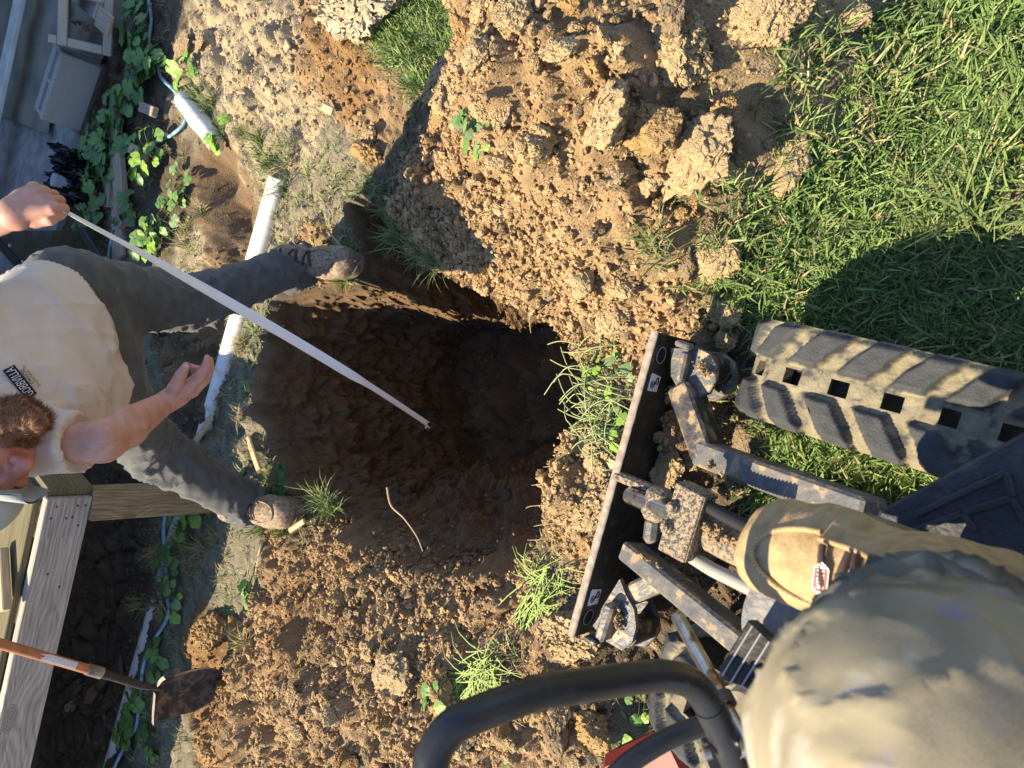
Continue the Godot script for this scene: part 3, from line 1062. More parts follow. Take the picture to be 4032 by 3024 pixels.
	M.steel_mud = noisy(ramp_image(mudg, 512, [[0.3, lin(.045, .045, .05)], [0.42, lin(.12, .105, .085)], [0.52, lin(.30, .23, .145)], [1.0, lin(.44, .34, .22)]]), 0.12, 0.8, grain, 0.9)
	M.black = noisy(ramp_image(mud1, 512, [[0.0, lin(.013, .012, .012)], [0.6, lin(.022, .02, .019)], [0.85, lin(.07, .055, .04)]]), 0.3, 0.6, grain, 0.3)
	M.edge = noisy(ramp_image(g2, 256, [[0.2, lin(.24, .19, .15)], [0.7, lin(.36, .30, .24)]]), 0.3, 0.7)
	M.shovel = noisy(ramp_image(mud1, 256, [[0.3, lin(.022, .02, .019)], [0.5, lin(.05, .04, .03)], [0.7, lin(.16, .11, .065)], [1.0, lin(.2, .14, .08)]]), .16, .7, grain, .3)
	M.pipe = noisy(ramp_image(mud1, 256, [[0.2, lin(.016, .017, .02)], [0.7, lin(.026, .027, .031)], [0.95, lin(.06, .055, .05)]]), 0.12, 0.36, grain, 0.06)
	M.rod = noisy(ramp_image(mud1, 256, [[0.3, lin(.5, .5, .5)], [0.6, lin(.42, .4, .38)], [0.68, lin(.2, .1, .05)], [1.0, lin(.16, .08, .04)]]), 0.16, 0.25, null, 1.0, 0.9)
	M.rubber = noisy(ramp_image(g1, 256, [[0.2, Color(.86, .86, .86)], [0.8, Color(1, 1, 1)]]), 0.16, 0.8, grain, 0.4, 0.0, true)
	M.mat_rubber = noisy(ramp_image(mud1, 256, [[0.3, lin(.025, .027, .033)], [0.7, lin(.045, .047, .055)], [0.9, lin(.14, .12, .09)]]), 0.4, 0.6, grain, 0.3)
	M.pedal = noisy(ramp_image(mud1, 256, [[0.3, lin(.12, .125, .14)], [0.7, lin(.19, .19, .2)], [0.9, lin(.25, .22, .17)]]), 0.3, 0.6, grain, 0.3)
	M.red = noisy(ramp_image(mud1, 256, [[0.3, lin(.13, .012, .01)], [0.7, lin(.18, .022, .016)], [0.85, lin(.1, .05, .03)]]), 0.3, 0.5)
	M.hose_black = mat(lin(.02, .02, .022), 0.5)
	M.hose_grey = mat(lin(.32, .31, .28), 0.5)
	# people
	var weave := noise(85, 0.09, 3)
	var wv := normal_tex(weave, 512, 4.0)
	var fold := noise(86, 0.005, 4)
	M.pants = noisy(ramp_image(fold, 512, [[0.2, lin(.068, .072, .072)], [0.6, lin(.095, .10, .098)], [0.9, lin(.13, .128, .115)]]), 0.16, 0.92, wv, 0.4)
	M.pants.rim_enabled = true
	M.pants.rim = 0.3
	M.shirt = noisy(ramp_image(fold, 512, [[0.2, lin(.64, .545, .46)], [0.8, lin(.70, .60, .515)]]), 0.16, 0.95, wv, 0.25)
	M.skin = noisy(ramp_image(fold, 512, [[0.15, Color(.90, .82, .78)], [0.85, Color(1, 1, 1)]]), 0.09, 0.55, normal_tex(weave, 256, 2.0), 0.4, 0.0, true)
	M.skin.subsurf_scatter_enabled = true
	M.skin.subsurf_scatter_strength = 0.1
	M.hair = mat(Color.WHITE, 0.55)
	M.hair.vertex_color_use_as_albedo = true
	M.leather = noisy(ramp_image(g1, 512, [[0.25, lin(.15, .105, .065)], [0.55, lin(.3, .23, .15)], [0.85, lin(.42, .34, .24)]]), 0.14, 0.85, grain, 0.5)
	M.leather_tan = noisy(ramp_image(g1, 512, [[0.15, lin(.3, .2, .095)], [0.5, lin(.42, .29, .14)], [0.9, lin(.5, .36, .19)]]), 0.2, 0.8, grain, 0.35)
	M.sole = noisy(ramp_image(g1, 256, [[0.3, lin(.13, .1, .07)], [0.8, lin(.26, .2, .14)]]), 0.1, 0.9)
	M.lace = mat(lin(.055, .04, .035), 0.9)
	M.stitch = mat(lin(.6, .45, .24), 0.8)
	M.cap = noisy(ramp_image(fold, 256, [[0.2, lin(.36, .38, .38)], [0.8, lin(.44, .46, .46)]]), 0.2, 0.9, wv, 0.4)
	M.cap_panel = mat(lin(.12, .08, .07), 0.9)
	M.op_pants = noisy(null, 0.07, 0.95, wv, 0.5, 0.0, true)

# ---------------------------------------------------------------- plants
var leaf_meshes := []

func leaf_mesh(sd: int, lobes: int, deep: float, longer: float) -> ArrayMesh:
	var r := RandomNumberGenerator.new()
	r.seed = sd
	var mb := MB.new()
	var N := lobes * 5
	mb.vert(Vector3(0, 0, 0.05), Vector3.UP, Vector2(.5, .5))
	for ring in [0.5, 1.0]:
		for i in N + 1:
			var a: float = lerp(-PI * 0.93, PI * 0.93, float(i) / N)
			var rr: float = ring * (1.0 - deep * (0.5 - 0.5 * cos(a * lobes * 1.0))) * (0.92 + 0.08 * cos(a)) * r.randf_range(.96, 1.04)
			var p := Vector3(sin(a) * rr, 0, cos(a) * rr * longer + 0.05)
			p.y = 0.16 * ring * ring * abs(sin(a)) - 0.22 * ring * ring + 0.05 * sin(a * lobes) * ring
			mb.vert(p, Vector3.UP, Vector2(.5 + p.x * .5, .5 + p.z * .5))
	for i in N:
		mb.tri(0, 1 + i, 2 + i)
		mb.tri(1 + i, 2 + i, N + 3 + i)
		mb.tri(1 + i, N + 3 + i, N + 2 + i)
	renormal(mb)
	return mb.mesh()

func make_leaves() -> void:
	leaf_meshes = [leaf_mesh(1, 5, .10, 1.0), leaf_mesh(2, 7, .09, 1.05), leaf_mesh(3, 5, .15, 1.1), leaf_mesh(4, 1, .0, 1.6), leaf_mesh(5, 3, .08, 1.15)]

func plant(at: Vector3, n: int, spread: float, size: float, tall: float, mats: Array, label: String, group := "", kinds := [0, 1, 2]) -> Node3D:
	var o := thing("leafy_weed", at, label, "weed", group)
	var st := MB.new()
	var lv := []
	for i in n:
		var a := rng.randf() * TAU
		var rr := spread * sqrt(rng.randf())
		var tip := Vector3(cos(a) * rr, tall * rng.randf_range(.5, 1.1) * (1.15 - 0.5 * rr / spread), sin(a) * rr)
		st.tube(spline([at + Vector3(rng.randfn(), 0, rng.randfn()) * spread * 0.2, at + Vector3(tip.x * .5, tip.y * .75, tip.z * .5), at + tip], 3), [0.0016, 0.001], 4, false)
		var b := yaw(-a + PI * 0.5 + rng.randfn() * 0.5) * Basis(Vector3.RIGHT, rng.randf_range(-.1, .6)) * Basis(Vector3.BACK, rng.randfn() * 0.25)
		lv.append(Transform3D(b.scaled_local(Vector3.ONE * size * rng.randf_range(.6, 1.3)), tip))
	put(st, "stem", M.stem, o)
	for x in lv:
		var q := put_mesh(leaf_meshes[kinds[rng.randi() % kinds.size()]], "leaf", M[mats[rng.randi() % mats.size()]], o)
		q.transform = x
	return o

func twig(pts: Array, r: float, label: String, called := "twig", cat := "twig", m: Material = null, group := "") -> void:
	var mb := MB.new()
	var sp := spline(pts, 6)
	var rr := []
	for i in sp.size():
		rr.append(r * (1.0 - 0.6 * i / sp.size()))
	mb.tube(sp, rr, 6)
	solo(mb, called, M.root if m == null else m, pts[0], label, cat, group)

# ---------------------------------------------------------------- scene
func _ready() -> void:
	var cam := Camera3D.new()
	cam.name = "camera"
	add_child(cam)
	cam.transform = Transform3D(Basis(Vector3(0.1076, -0.6320, 0.7675), Vector3(0.9942, 0.0684, -0.0831), Vector3(-0.0000, 0.7720, 0.6357)), Vector3(0.0000, 1.6500, 0.0000))
	cam.fov = 54.879
	cam.near = 0.02
	cam.far = 2000.0
	cam.current = true
	var lens := CameraAttributesPhysical.new()
	lens.frustum_focal_length = 12.0 / tan(deg_to_rad(cam.fov) * 0.5)
	lens.frustum_focus_distance = 2.2
	lens.frustum_near = 0.02
	lens.frustum_far = 2000.0
	lens.exposure_aperture = 7.5
	cam.attributes = lens
	var we := WorldEnvironment.new()
	we.name = "daylight"
	var env := Environment.new()
	we.environment = env
	add_child(we)
	var sky := Sky.new()
	var ps := ProceduralSkyMaterial.new()
	ps.sky_top_color = Color(.42, .54, .74)
	ps.sky_horizon_color = Color(.80, .85, .90)
	ps.sky_curve = 0.16
	ps.ground_bottom_color = Color(.25, .23, .18)
	ps.ground_horizon_color = Color(.45, .48, .45)
	ps.sun_angle_max = 1.0
	sky.sky_material = ps
	env.background_mode = Environment.BG_SKY
	env.sky = sky
	env.background_energy_multiplier = 0.8
	env.tonemap_mode = Environment.TONE_MAPPER_LINEAR
	env.tonemap_exposure = 2.2
	env.sdfgi_enabled = true
	env.ssao_enabled = true
	env.ssil_enabled = true
	var sun := DirectionalLight3D.new()
	sun.name = "sun"
	add_child(sun)
	var el := deg_to_rad(49.0)
	var az := deg_to_rad(30.0)
	var to_sun := Vector3(-cos(el) * cos(az), sin(el), -cos(el) * sin(az))
	sun.look_at_from_position(to_sun * 20.0, Vector3.ZERO)
	sun.light_color = Color(1.0, .93, .80)
	sun.light_energy = 1.6
	sun.light_angular_distance = 0.5
	sun.shadow_enabled = true
	rng.seed = 20240
	make_materials()
	make_ground()
	make_clods()
	make_leaves()
	make_grass()
	make_house_side()
	make_deck()
	make_pipes()
	make_excavator()
	make_shovel()
	make_man()
	make_operator()
	place_clods()
	make_crumbs()
	place_plants()
	place_bits()

# ---------------------------------------------------------------- far left: slab, blocks, sheet metal, pane
func slab4(pts: Array, th: float, bev := 0.0) -> MB:
	# horizontal plate: pts are Vector3 on its top face
	var y: float = pts[0].y
	var poly := []
	for p in pts:
		poly.append(Vector2(p.x, -p.z))
	var mb := MB.new()
	mb.extrude(poly, Transform3D(Basis(Vector3.RIGHT, Vector3.FORWARD, Vector3.UP), Vector3(0, y - th * 0.5, 0)), th, bev)
	return mb

func make_house_side() -> void:
	var mb := slab4([Vector3(1.9684, 0.0300, -7.8504), Vector3(1.6041, 0.0300, -5.7370), Vector3(1.1345, 0.0300, -4.7218), Vector3(1.0437, 0.0300, -4.6310), Vector3(1.0080, 0.0300, -4.7891), Vector3(0.8853, 0.0300, -4.9308), Vector3(0.6909, 0.0300, -4.9118), Vector3(0.4477, 0.0300, -5.1025), Vector3(0.2023, 0.0300, -7.5784)], 0.14, 0.006)
	solo(mb, "concrete_pad", M.concrete, Vector3(0.9559, -0.0000, -5.6356), "grey concrete pad with a seam, beside the black plastic sheet", "concrete pad")
	# sheet metal, slightly buckled
	var A := [Vector3(2.9204, 0.0450, -7.3566), Vector3(2.2999, 0.0450, -5.1752), Vector3(1.2072, 0.0450, -5.1488), Vector3(1.6774, 0.0450, -6.9160)]
	var bk := noise(33, 2.6, 2)
	mb = MB.new()
	for s in [0.0, 0.003]:
		mb.grid(func(u, w):
			var p: Vector3 = A[0].lerp(A[1], u).lerp(A[3].lerp(A[2], u), w)
			return p + Vector3(0, 0.012 + bk.get_noise_2d(p.x * .8, p.z * .8) * 0.012 + s, 0), 40, 40)
	solo(mb, "metal_sheet", M.galv, A[3], "buckled shiny galvanised metal sheet lying under the concrete blocks", "metal sheet")
	mb = MB.new()
	mb.bar(Vector3(2.2613, 0.1600, -5.5591), Vector3(0.8834, 0.1600, -6.0274), 0.16, 0.03)
	solo(mb, "trim_board", M.trim, Vector3(1.6346, 0.1000, -6.2573), "pale grey green painted board along the far edge of the metal sheet", "board")
	# hollow block tipped back so that its core faces the pit, broken at one end
	var c0: Vector3 = Vector3(1.4850, 0.0950, -4.2355)
	var kc := (C_POS - c0).normalized()
	var e1: Vector3 = Vector3(1.4708, 0.3094, -4.3130) - c0
	e1 = (e1 - kc * e1.dot(kc)).normalized()
	var e2 := e1.cross(kc).normalized()
	if e2.dot(Vector3(1.6784, 0.1433, -4.1803) - c0) < 0.0: e2 = -e2
	mb = MB.new()
	for q in [[0.0, .042, 0.0, .29, .2], [.043, .2, 0.0, .044, .197], [.043, .2, .246, .29, .197], [.201, .245, 0.0, .29, .2], [.246, .285, 0.0, .042, .19], [.246, .39, .247, .29, .194]]:
		mb.box(Transform3D(Basis(e1, e2, e1.cross(e2)), c0 + e1 * (q[0] + q[1]) * .5 + e2 * (q[2] + q[3]) * .5 - kc * .1), Vector3(q[1] - q[0], q[3] - q[2], q[4]), .005)
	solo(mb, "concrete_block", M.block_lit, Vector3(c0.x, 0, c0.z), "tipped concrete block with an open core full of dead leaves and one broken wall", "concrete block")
	var bx := func(m: MB, a0: float, a1: float, b0: float, b1: float, h: float, at: Callable, xa: Vector3, xb: Vector3) -> void:
		m.box(Transform3D(Basis(xa, Vector3.UP, xa.cross(Vector3.UP)), at.call((a0 + a1) * .5, (b0 + b1) * .5) + Vector3(0, h * .5 + .035, 0)), Vector3(abs(a1 - a0), h, abs(b1 - b0)), 0.005)
	# solid looking block on its side, two recesses along the upper strip
	var f0: Vector3 = Vector3(1.4748, 0.0300, -4.4233)
	var f1: Vector3 = Vector3(1.1505, 0.0300, -4.6400)
	var ea := (f1 - f0)
	ea.y = 0
	var ln := ea.length()
	ea = ea.normalized()
	var eb := Vector3.UP.cross(ea).normalized()
	if eb.z > 0.0: eb = -eb
	mb = MB.new()
	var at2 := func(a: float, b: float) -> Vector3: return f0 + ea * a + eb * b
	bx.call(mb, 0.0, ln, 0.0, 0.05, 0.2, at2, ea, eb)
	bx.call(mb, 0.0, ln, 0.11, 0.16, 0.2, at2, ea, eb)
	for q in [0.0, 0.47, 0.94]:
		bx.call(mb, q * ln + 0.001, q * ln + 0.055 * ln, 0.052, 0.108, 0.198, at2, ea, eb)
	bx.call(mb, 0.002, ln - 0.002, 0.052, 0.108, 0.165, at2, ea, eb)
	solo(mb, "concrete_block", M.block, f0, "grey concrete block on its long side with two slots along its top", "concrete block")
	mb = MB.new()
	mb.bar(Vector3(2.0192, 0.1500, -4.6999), Vector3(1.7324, 0.1000, -4.2050), 0.2, 0.2, Vector3.UP, 0.006)
	solo(mb, "concrete_block", M.block, Vector3(1.9691, 0.0000, -4.7914), "grey concrete block cut off by the top edge of the picture", "concrete block")
	mb = board(Vector3(1.6385, 0.2000, -4.1750), Vector3(1.5457, 0.2000, -4.0059), 0.1, 0.018)
	solo(mb, "board_scrap", M.plank, Vector3(1.7052, 0.1000, -4.3723), "short pale board scrap leaning on the broken concrete block", "board")
	# black plastic sheet
	var cr := noise(37, 7.0, 4)
	var B := [Vector3(1.1006, 0.0300, -4.8843), Vector3(1.0149, 0.0300, -4.4951), Vector3(0.7335, 0.0300, -4.3595), Vector3(0.7470, 0.0300, -4.9278)]
	mb = MB.new()
	mb.grid(func(u, w):
		var p: Vector3 = B[0].lerp(B[1], u).lerp(B[3].lerp(B[2], u), w)
		return p + Vector3(cr.get_noise_2d(p.z * 3.0, 4.0) * .03, 0.03 + abs(cr.get_noise_2d(p.x * 2.0, p.z * 2.0)) * 0.16, cr.get_noise_2d(p.x * 3.0, 9.0) * .03), 44, 44)
	solo(mb, "plastic_sheet", M.plastic, B[0], "crumpled black plastic sheet between the concrete pad and the weeds", "plastic sheet")
	# old window pane with black frame
	var W := [Vector3(0.6499, 0.1000, -5.9746), Vector3(0.5706, 0.1000, -4.3595), Vector3(0.3840, 0.1000, -4.0313), Vector3(0.4103, 0.1000, -5.3243)]
	var wo := thing("window_sash", W[3], "black framed glass window sash lying flat behind the man", "window")
	var fm := MB.new()
	fm.bar(W[0], W[3], 0.05, 0.03)
	put(fm, "frame_rail", M.frame, wo)
	fm = MB.new()
	fm.bar(W[3] + (W[2] - W[3]).normalized() * .03, W[2], 0.014, 0.028)
	put(fm, "frame_rail", M.frame, wo)
	fm = MB.new()
	fm.bar(W[2], W[1], 0.05, 0.03)
	put(fm, "frame_rail", M.frame, wo)
	put(slab4([W[0].lerp(W[1], .02), W[0].lerp(W[1], .97), W[3].lerp(W[2], .97), W[3].lerp(W[2], .03)], 0.004), "pane", M.glass, wo)
	for q in [Vector3(0.4616, 0.1040, -4.6657), Vector3(0.4190, 0.1040, -5.2310), Vector3(0.3994, 0.1040, -4.5731), Vector3(0.5313, 0.1040, -5.5032), Vector3(0.4061, 0.1040, -4.3042)]:
		fm = MB.new()
		fm.box(Transform3D(yaw(.4), q), Vector3(.02, .004, .012), .001)
		put(fm, "glazing_pad", M.white, wo)
	# planks
	var g := func(u: Vector3, dy: float) -> Vector3: return Vector3(u.x, max(hgt(u.x, u.z), -0.02) + dy, u.z)
	solo(board(g.call(Vector3(1.2076, 0.0000, -4.2413), .05), g.call(Vector3(0.5958, 0.0000, -4.0124), .04), .1, .035), "plank", M.plank, Vector3(0.9211, 0.0000, -4.1309), "long weathered plank lying under the blue hose among the weeds", "plank")
	solo(board(g.call(Vector3(0.9726, 0.0000, -4.2635), .03), g.call(Vector3(0.7091, 0.0000, -4.2613), .02), .05, .04), "plank", M.plank, Vector3(0.8347, 0.0000, -4.2637), "narrow brown plank on edge to the left of the long weathered plank", "plank")
	solo(board(g.call(Vector3(0.8310, 0.0000, -4.2221), .01), g.call(Vector3(0.4289, 0.0000, -4.0817), .01), .12, .025), "plank", M.plank, Vector3(0.7030, 0.0000, -4.1728), "wide plank half hidden under the long weathered plank", "plank")
	solo(board(Vector3(0.8286, 0.0500, -4.6505), Vector3(0.7270, 0.0500, -4.4104), .16, .03), "board_scrap", M.post, Vector3(0.8046, 0.0000, -4.6807), "square brown wood scrap beside the blue grey pipe stub", "board")
	solo(board(g.call(Vector3(1.1894, 0.0000, -3.9269), .05), g.call(Vector3(1.1268, 0.0000, -3.7274), .05), .05, .03), "board_scrap", M.plank, Vector3(1.1724, 0.0000, -3.8464), "flat grey board scrap beside the short white drain pipe", "board")
	solo(board(g.call(Vector3(0.9930, 0.0000, -4.0116), .06), g.call(Vector3(0.9229, 0.0000, -3.8134), .05), .05, .02), "board_scrap", M.chip, Vector3(0.9558, 0.0000, -3.8975), "pale board scrap under the bright weed by the trench", "board")

# ---------------------------------------------------------------- lower left: raised deck frame
func make_deck() -> void:
	var o := thing("deck_frame", Vector3(-.62, 0, -2.95), "raised wooden deck frame with a knotty grey rim beam on a post", "deck")
	var pb: Vector3 = Vector3(-0.6113, 0.0000, -2.9305)
	put(board(pb + Vector3(0, -.2, 0), Vector3(pb.x, .495, pb.z), .115, .115, Vector3.BACK), "post", M.post, o)
	var a := Vector3(-.575, .572, -2.895)
	var b: Vector3 = Vector3(-1.7154, 0.4970, -3.2005)
	b = a + (Vector3(b.x, .572, b.z) - a) * 2.6
	put(board(a, b, .04, .150, Vector3.UP, .003, Vector2(-.42, 0)), "rim_beam", M.beam, o)
	# end joist running back from the corner
	var dirb := (b - a).normalized()
	var back := Vector3.UP.cross(dirb).normalized()
	if back.z > 0: back = -back
	put(board(a + back * .023 + dirb * .02, a + back * 1.5 + dirb * .02, .04, .146, Vector3.UP, .003), "end_joist", M.deck, o)
	put(board(a - dirb * .022 + back * .0 + Vector3(0, .002, 0), a - dirb * .022 + back * 0.16 + Vector3(0, .002, 0), .038, .148, Vector3.UP, .003), "corner_block", M.deck, o)
	for i in 9:
		var s := a + dirb * (.40 + .4 * i) + back * .025
		put(board(s, s + back * 1.5, .04, .14, Vector3.UP, .003), "joist", M.deck, o)
	for i in 10:
		var s := a + back * (.10 + .1405 * i) + Vector3(0, .087, 0)
		put(board(s - dirb * .0, s + dirb * 4.2, .14, .025, Vector3.UP, .003, Vector2(i * .37, i * .21)), "deck_board", M.deck, o)
	for q in [[.03, .04], [.03, -.03], [.075, .05], [.078, .0], [.11, -.045], [.03, -.055], [.075, -.02], [.3, .02], [.36, -.03]]:
		var nm := MB.new()
		var p: Vector3 = a + dirb * q[0] + Vector3(0, q[1], 0) - back * .0205
		nm.tube([p, p - back * .0015], [.004], 8)
		put(nm, "nail", M.frame, o)
	solo(board(Vector3(-.80, .70, -3.10), Vector3(-1.0, .70, -3.0), .05, .03), "board_scrap", M.chip, Vector3(-.9, .6, -3.0), "pale diagonal board lying on the deck behind the rim beam", "board")
	var hw := thing("house_wall", Vector3(-1, 0, -7.9), "dark house wall far behind the porch", "house wall")
	for i in 14:
		put(board(Vector3(-6, .12 + i * .22, -7.9 - (i % 2) * .004), Vector3(5, .12 + i * .22, -7.9 - (i % 2) * .004), .03, .218), "siding_board", M.deck, hw)
	var mb := MB.new()
	# porch roof further back whose shade covers the slab and blocks
	var ro := thing("porch_roof", Vector3(-1.4, 0, -4.6), "porch roof on posts over the deck and the concrete pad", "porch roof")
	for i in 10:
		put(board(Vector3(-2.6 + i * .34, 2.35, -4.75), Vector3(-2.6 + i * .34, 2.35, -7.6), .338, .03), "roof_board", M.deck, ro)
	for q in [Vector3(-2.5, 0, -5.9), Vector3(-.2, 0, -5.9), Vector3(-2.5, 0, -4.9)]:
		put(board(q, q + Vector3(0, 2.33, 0), .1, .1, Vector3.BACK), "post", M.post, ro)

# ---------------------------------------------------------------- pipes and hose
func make_pipes() -> void:
	var mb := MB.new()
	var p0 := Vector3(.72, .0, -2.68)
	var p1 := Vector3(-2.3, -.065, -3.77)
	mb.tube([p0, p1], [.043], 28)
	solo(mb, "drain_pipe", M.pvc, Vector3(0, 0, -2.95), "long white plastic drain pipe running under the man's legs", "pipe")
	mb = MB.new()
	mb.tube([Vector3(1.1695, 0.0200, -3.5363), Vector3(1.0177, 0.0200, -3.3167), Vector3(0.9276, -0.0200, -3.2361)], [.043], 28)
	mb.tube([Vector3(1.0625, 0.0200, -3.3846), Vector3(1.0177, 0.0200, -3.3167)], [.047], 28)
	solo(mb, "drain_pipe", M.pvc, Vector3(1.0799, 0.0000, -3.4152), "short fat white drain pipe poking from the grassy bank", "pipe")
	mb = MB.new()
	var s: Vector3 = Vector3(0.8480, 0.0000, -4.6781)
	mb.tube([s + Vector3(0, -.05, 0), s + Vector3(0.01, .16, 0)], [.034], 24)
	mb.tube([s + Vector3(0.009, .145, 0), s + Vector3(.01, .165, 0)], [.038], 24)
	solo(mb, "pipe_stub", M.pvc_grey, s, "blue grey upright pipe stub beside the black plastic sheet", "pipe")
	var pts := []
	for q in [Vector3(1.8686, 0.0000, -4.0648), Vector3(1.7806, 0.0000, -4.0327), Vector3(1.6658, 0.0000, -3.9944), Vector3(1.5248, 0.0000, -3.9501), Vector3(1.4352, 0.0000, -3.8929), Vector3(1.3277, 0.0000, -3.7997), Vector3(1.2383, 0.0000, -3.6477), Vector3(1.1595, 0.0000, -3.5418), Vector3(1.0704, 0.0000, -3.5148), Vector3(1.0099, 0.0000, -3.6093), Vector3(1.0006, 0.0000, -3.8333), Vector3(0.9306, 0.0000, -4.0167), Vector3(0.8199, 0.0000, -4.1098), Vector3(0.6484, 0.0000, -4.1600), Vector3(0.4870, 0.0000, -4.1920), Vector3(0.3783, 0.0000, -4.1963), Vector3(0.1890, 0.0000, -4.1071), Vector3(-0.0275, 0.0000, -3.8862), Vector3(-0.1554, 0.0000, -3.6984), Vector3(-0.2780, 0.0000, -3.5478), Vector3(-0.3902, 0.0000, -3.4695), Vector3(-0.5699, 0.0000, -3.3897), Vector3(-0.7404, 0.0000, -3.2910), Vector3(-0.8422, 0.0000, -3.2776), Vector3(-0.9605, 0.0000, -3.2385), Vector3(-1.0819, 0.0000, -3.1750), Vector3(-1.1768, 0.0000, -3.1488), Vector3(-1.2616, 0.0000, -3.2060), Vector3(-1.3614, 0.0000, -3.3067), Vector3(-1.4611, 0.0000, -3.3264), Vector3(-1.5567, 0.0000, -3.3320), Vector3(-1.7421, 0.0000, -3.3577), Vector3(-1.8812, 0.0000, -3.4715), Vector3(-2.0098, 0.0000, -3.5089), Vector3(-2.1423, 0.0000, -3.5463)]:
		pts.append(Vector3(q.x, max(hgt(q.x, q.z), -.08) + .018, q.z))
	mb = MB.new()
	mb.tube(spline(pts, 5), [.0085], 10)
	solo(mb, "garden_hose", M.hose, pts[17], "pale blue hose winding from the weeds past the deck post", "hose")

# ---------------------------------------------------------------- shovel
func make_shovel() -> void:
	var tip := Vector3(-1.315, -.03, -2.69)
	var sh: Vector3 = Vector3(-1.3084, 0.2500, -2.7485)
	var top: Vector3 = Vector3(-1.1900, 0.4700, -2.7525)
	var far: Vector3 = Vector3(-1.0285, 0.7800, -2.7616)
	far = top + (far - top).normalized() * 1.0
	var o := thing("shovel", tip, "round point shovel with orange brown handle stuck upright in the soil", "shovel")
	var mb := MB.new()
	mb.tube([top, far], [.0165, .017], 18)
	put(mb, "handle", M.handle if M.has("handle") else M.chip, o)
	var d := (far - top).normalized()
	mb = MB.new()
	mb.tube([top - d * .02, top + d * .035], [.0205], 20)
	put(mb, "ferrule", M.steel_grey, o)
	mb = MB.new()
	mb.tube(spline([top, top - d * .08, sh + (top - sh) * .25, sh - Vector3(0, .02, 0)], 6), [.018, .018, .018, .017, .0165, .016, .016, .016, .015, .015, .015, .014, .014, .013, .012, .01], 16)
	put(mb, "socket", M.black, o)
	var lb := MB.new()
	var side := d.cross(C_POS - top).normalized()
	var nrm := side.cross(d)
	if nrm.dot(C_POS - top) < 0: nrm = -nrm
	var rg := noise(44, 40.0, 2)
	lb.grid(func(u, w):
		var a: float = lerp(-.75, .75, w)
		var ragged := rg.get_noise_2d(w * .05, 3.0) * .03
		return top + d * (.085 + u * .12 + ragged * u) + (nrm * cos(a) + side * sin(a)) * .0176, 24, 10)
	put(lb, "paper_label", M.paper, o)
	# dished blade
	var ax := (sh - tip).normalized()
	var wd := (Vector3(-1.2225, 0.2200, -2.7489) - Vector3(-1.4384, 0.2200, -2.8268))
	wd = (wd - ax * wd.dot(ax)).normalized()
	var fn := wd.cross(ax)
	if fn.dot(C_POS - tip) < 0: fn = -fn
	var L := tip.distance_to(sh)
	mb = MB.new()
	for s in [0.0, .0025]:
		mb.grid(func(u, w):
			var x: float = u * 2.0 - 1.0
			var hw: float = .108 * (1.0 - pow(1.0 - clamp(w / .55, 0.0, 1.0), 2.2)) * (1.0 if w < .8 else 1.0)
			var dish: float = (x * x) * .055 * (hw / .108) - .02 * sin(PI * w) - .016 * exp(-x * x * 14.0) * smoothstep(.45, 1.0, w)
			return tip + ax * L * w + wd * x * hw + fn * (dish + s), 26, 26)
	put(mb, "blade", M.shovel, o)
	for s in [-1.0, 1.0]:
		mb = MB.new()
		mb.grid(func(u, w): 
			var x: float = s * lerp(.16, 1.0, u)
			var q: float = (x * x) * .055 - .016 * exp(-x * x * 14.0)
			return tip + ax * (L - w * w * .004) + wd * x * .108 + fn * (q + w * .018), 8, 3)
		put(mb, "foot_step", M.edge, o)

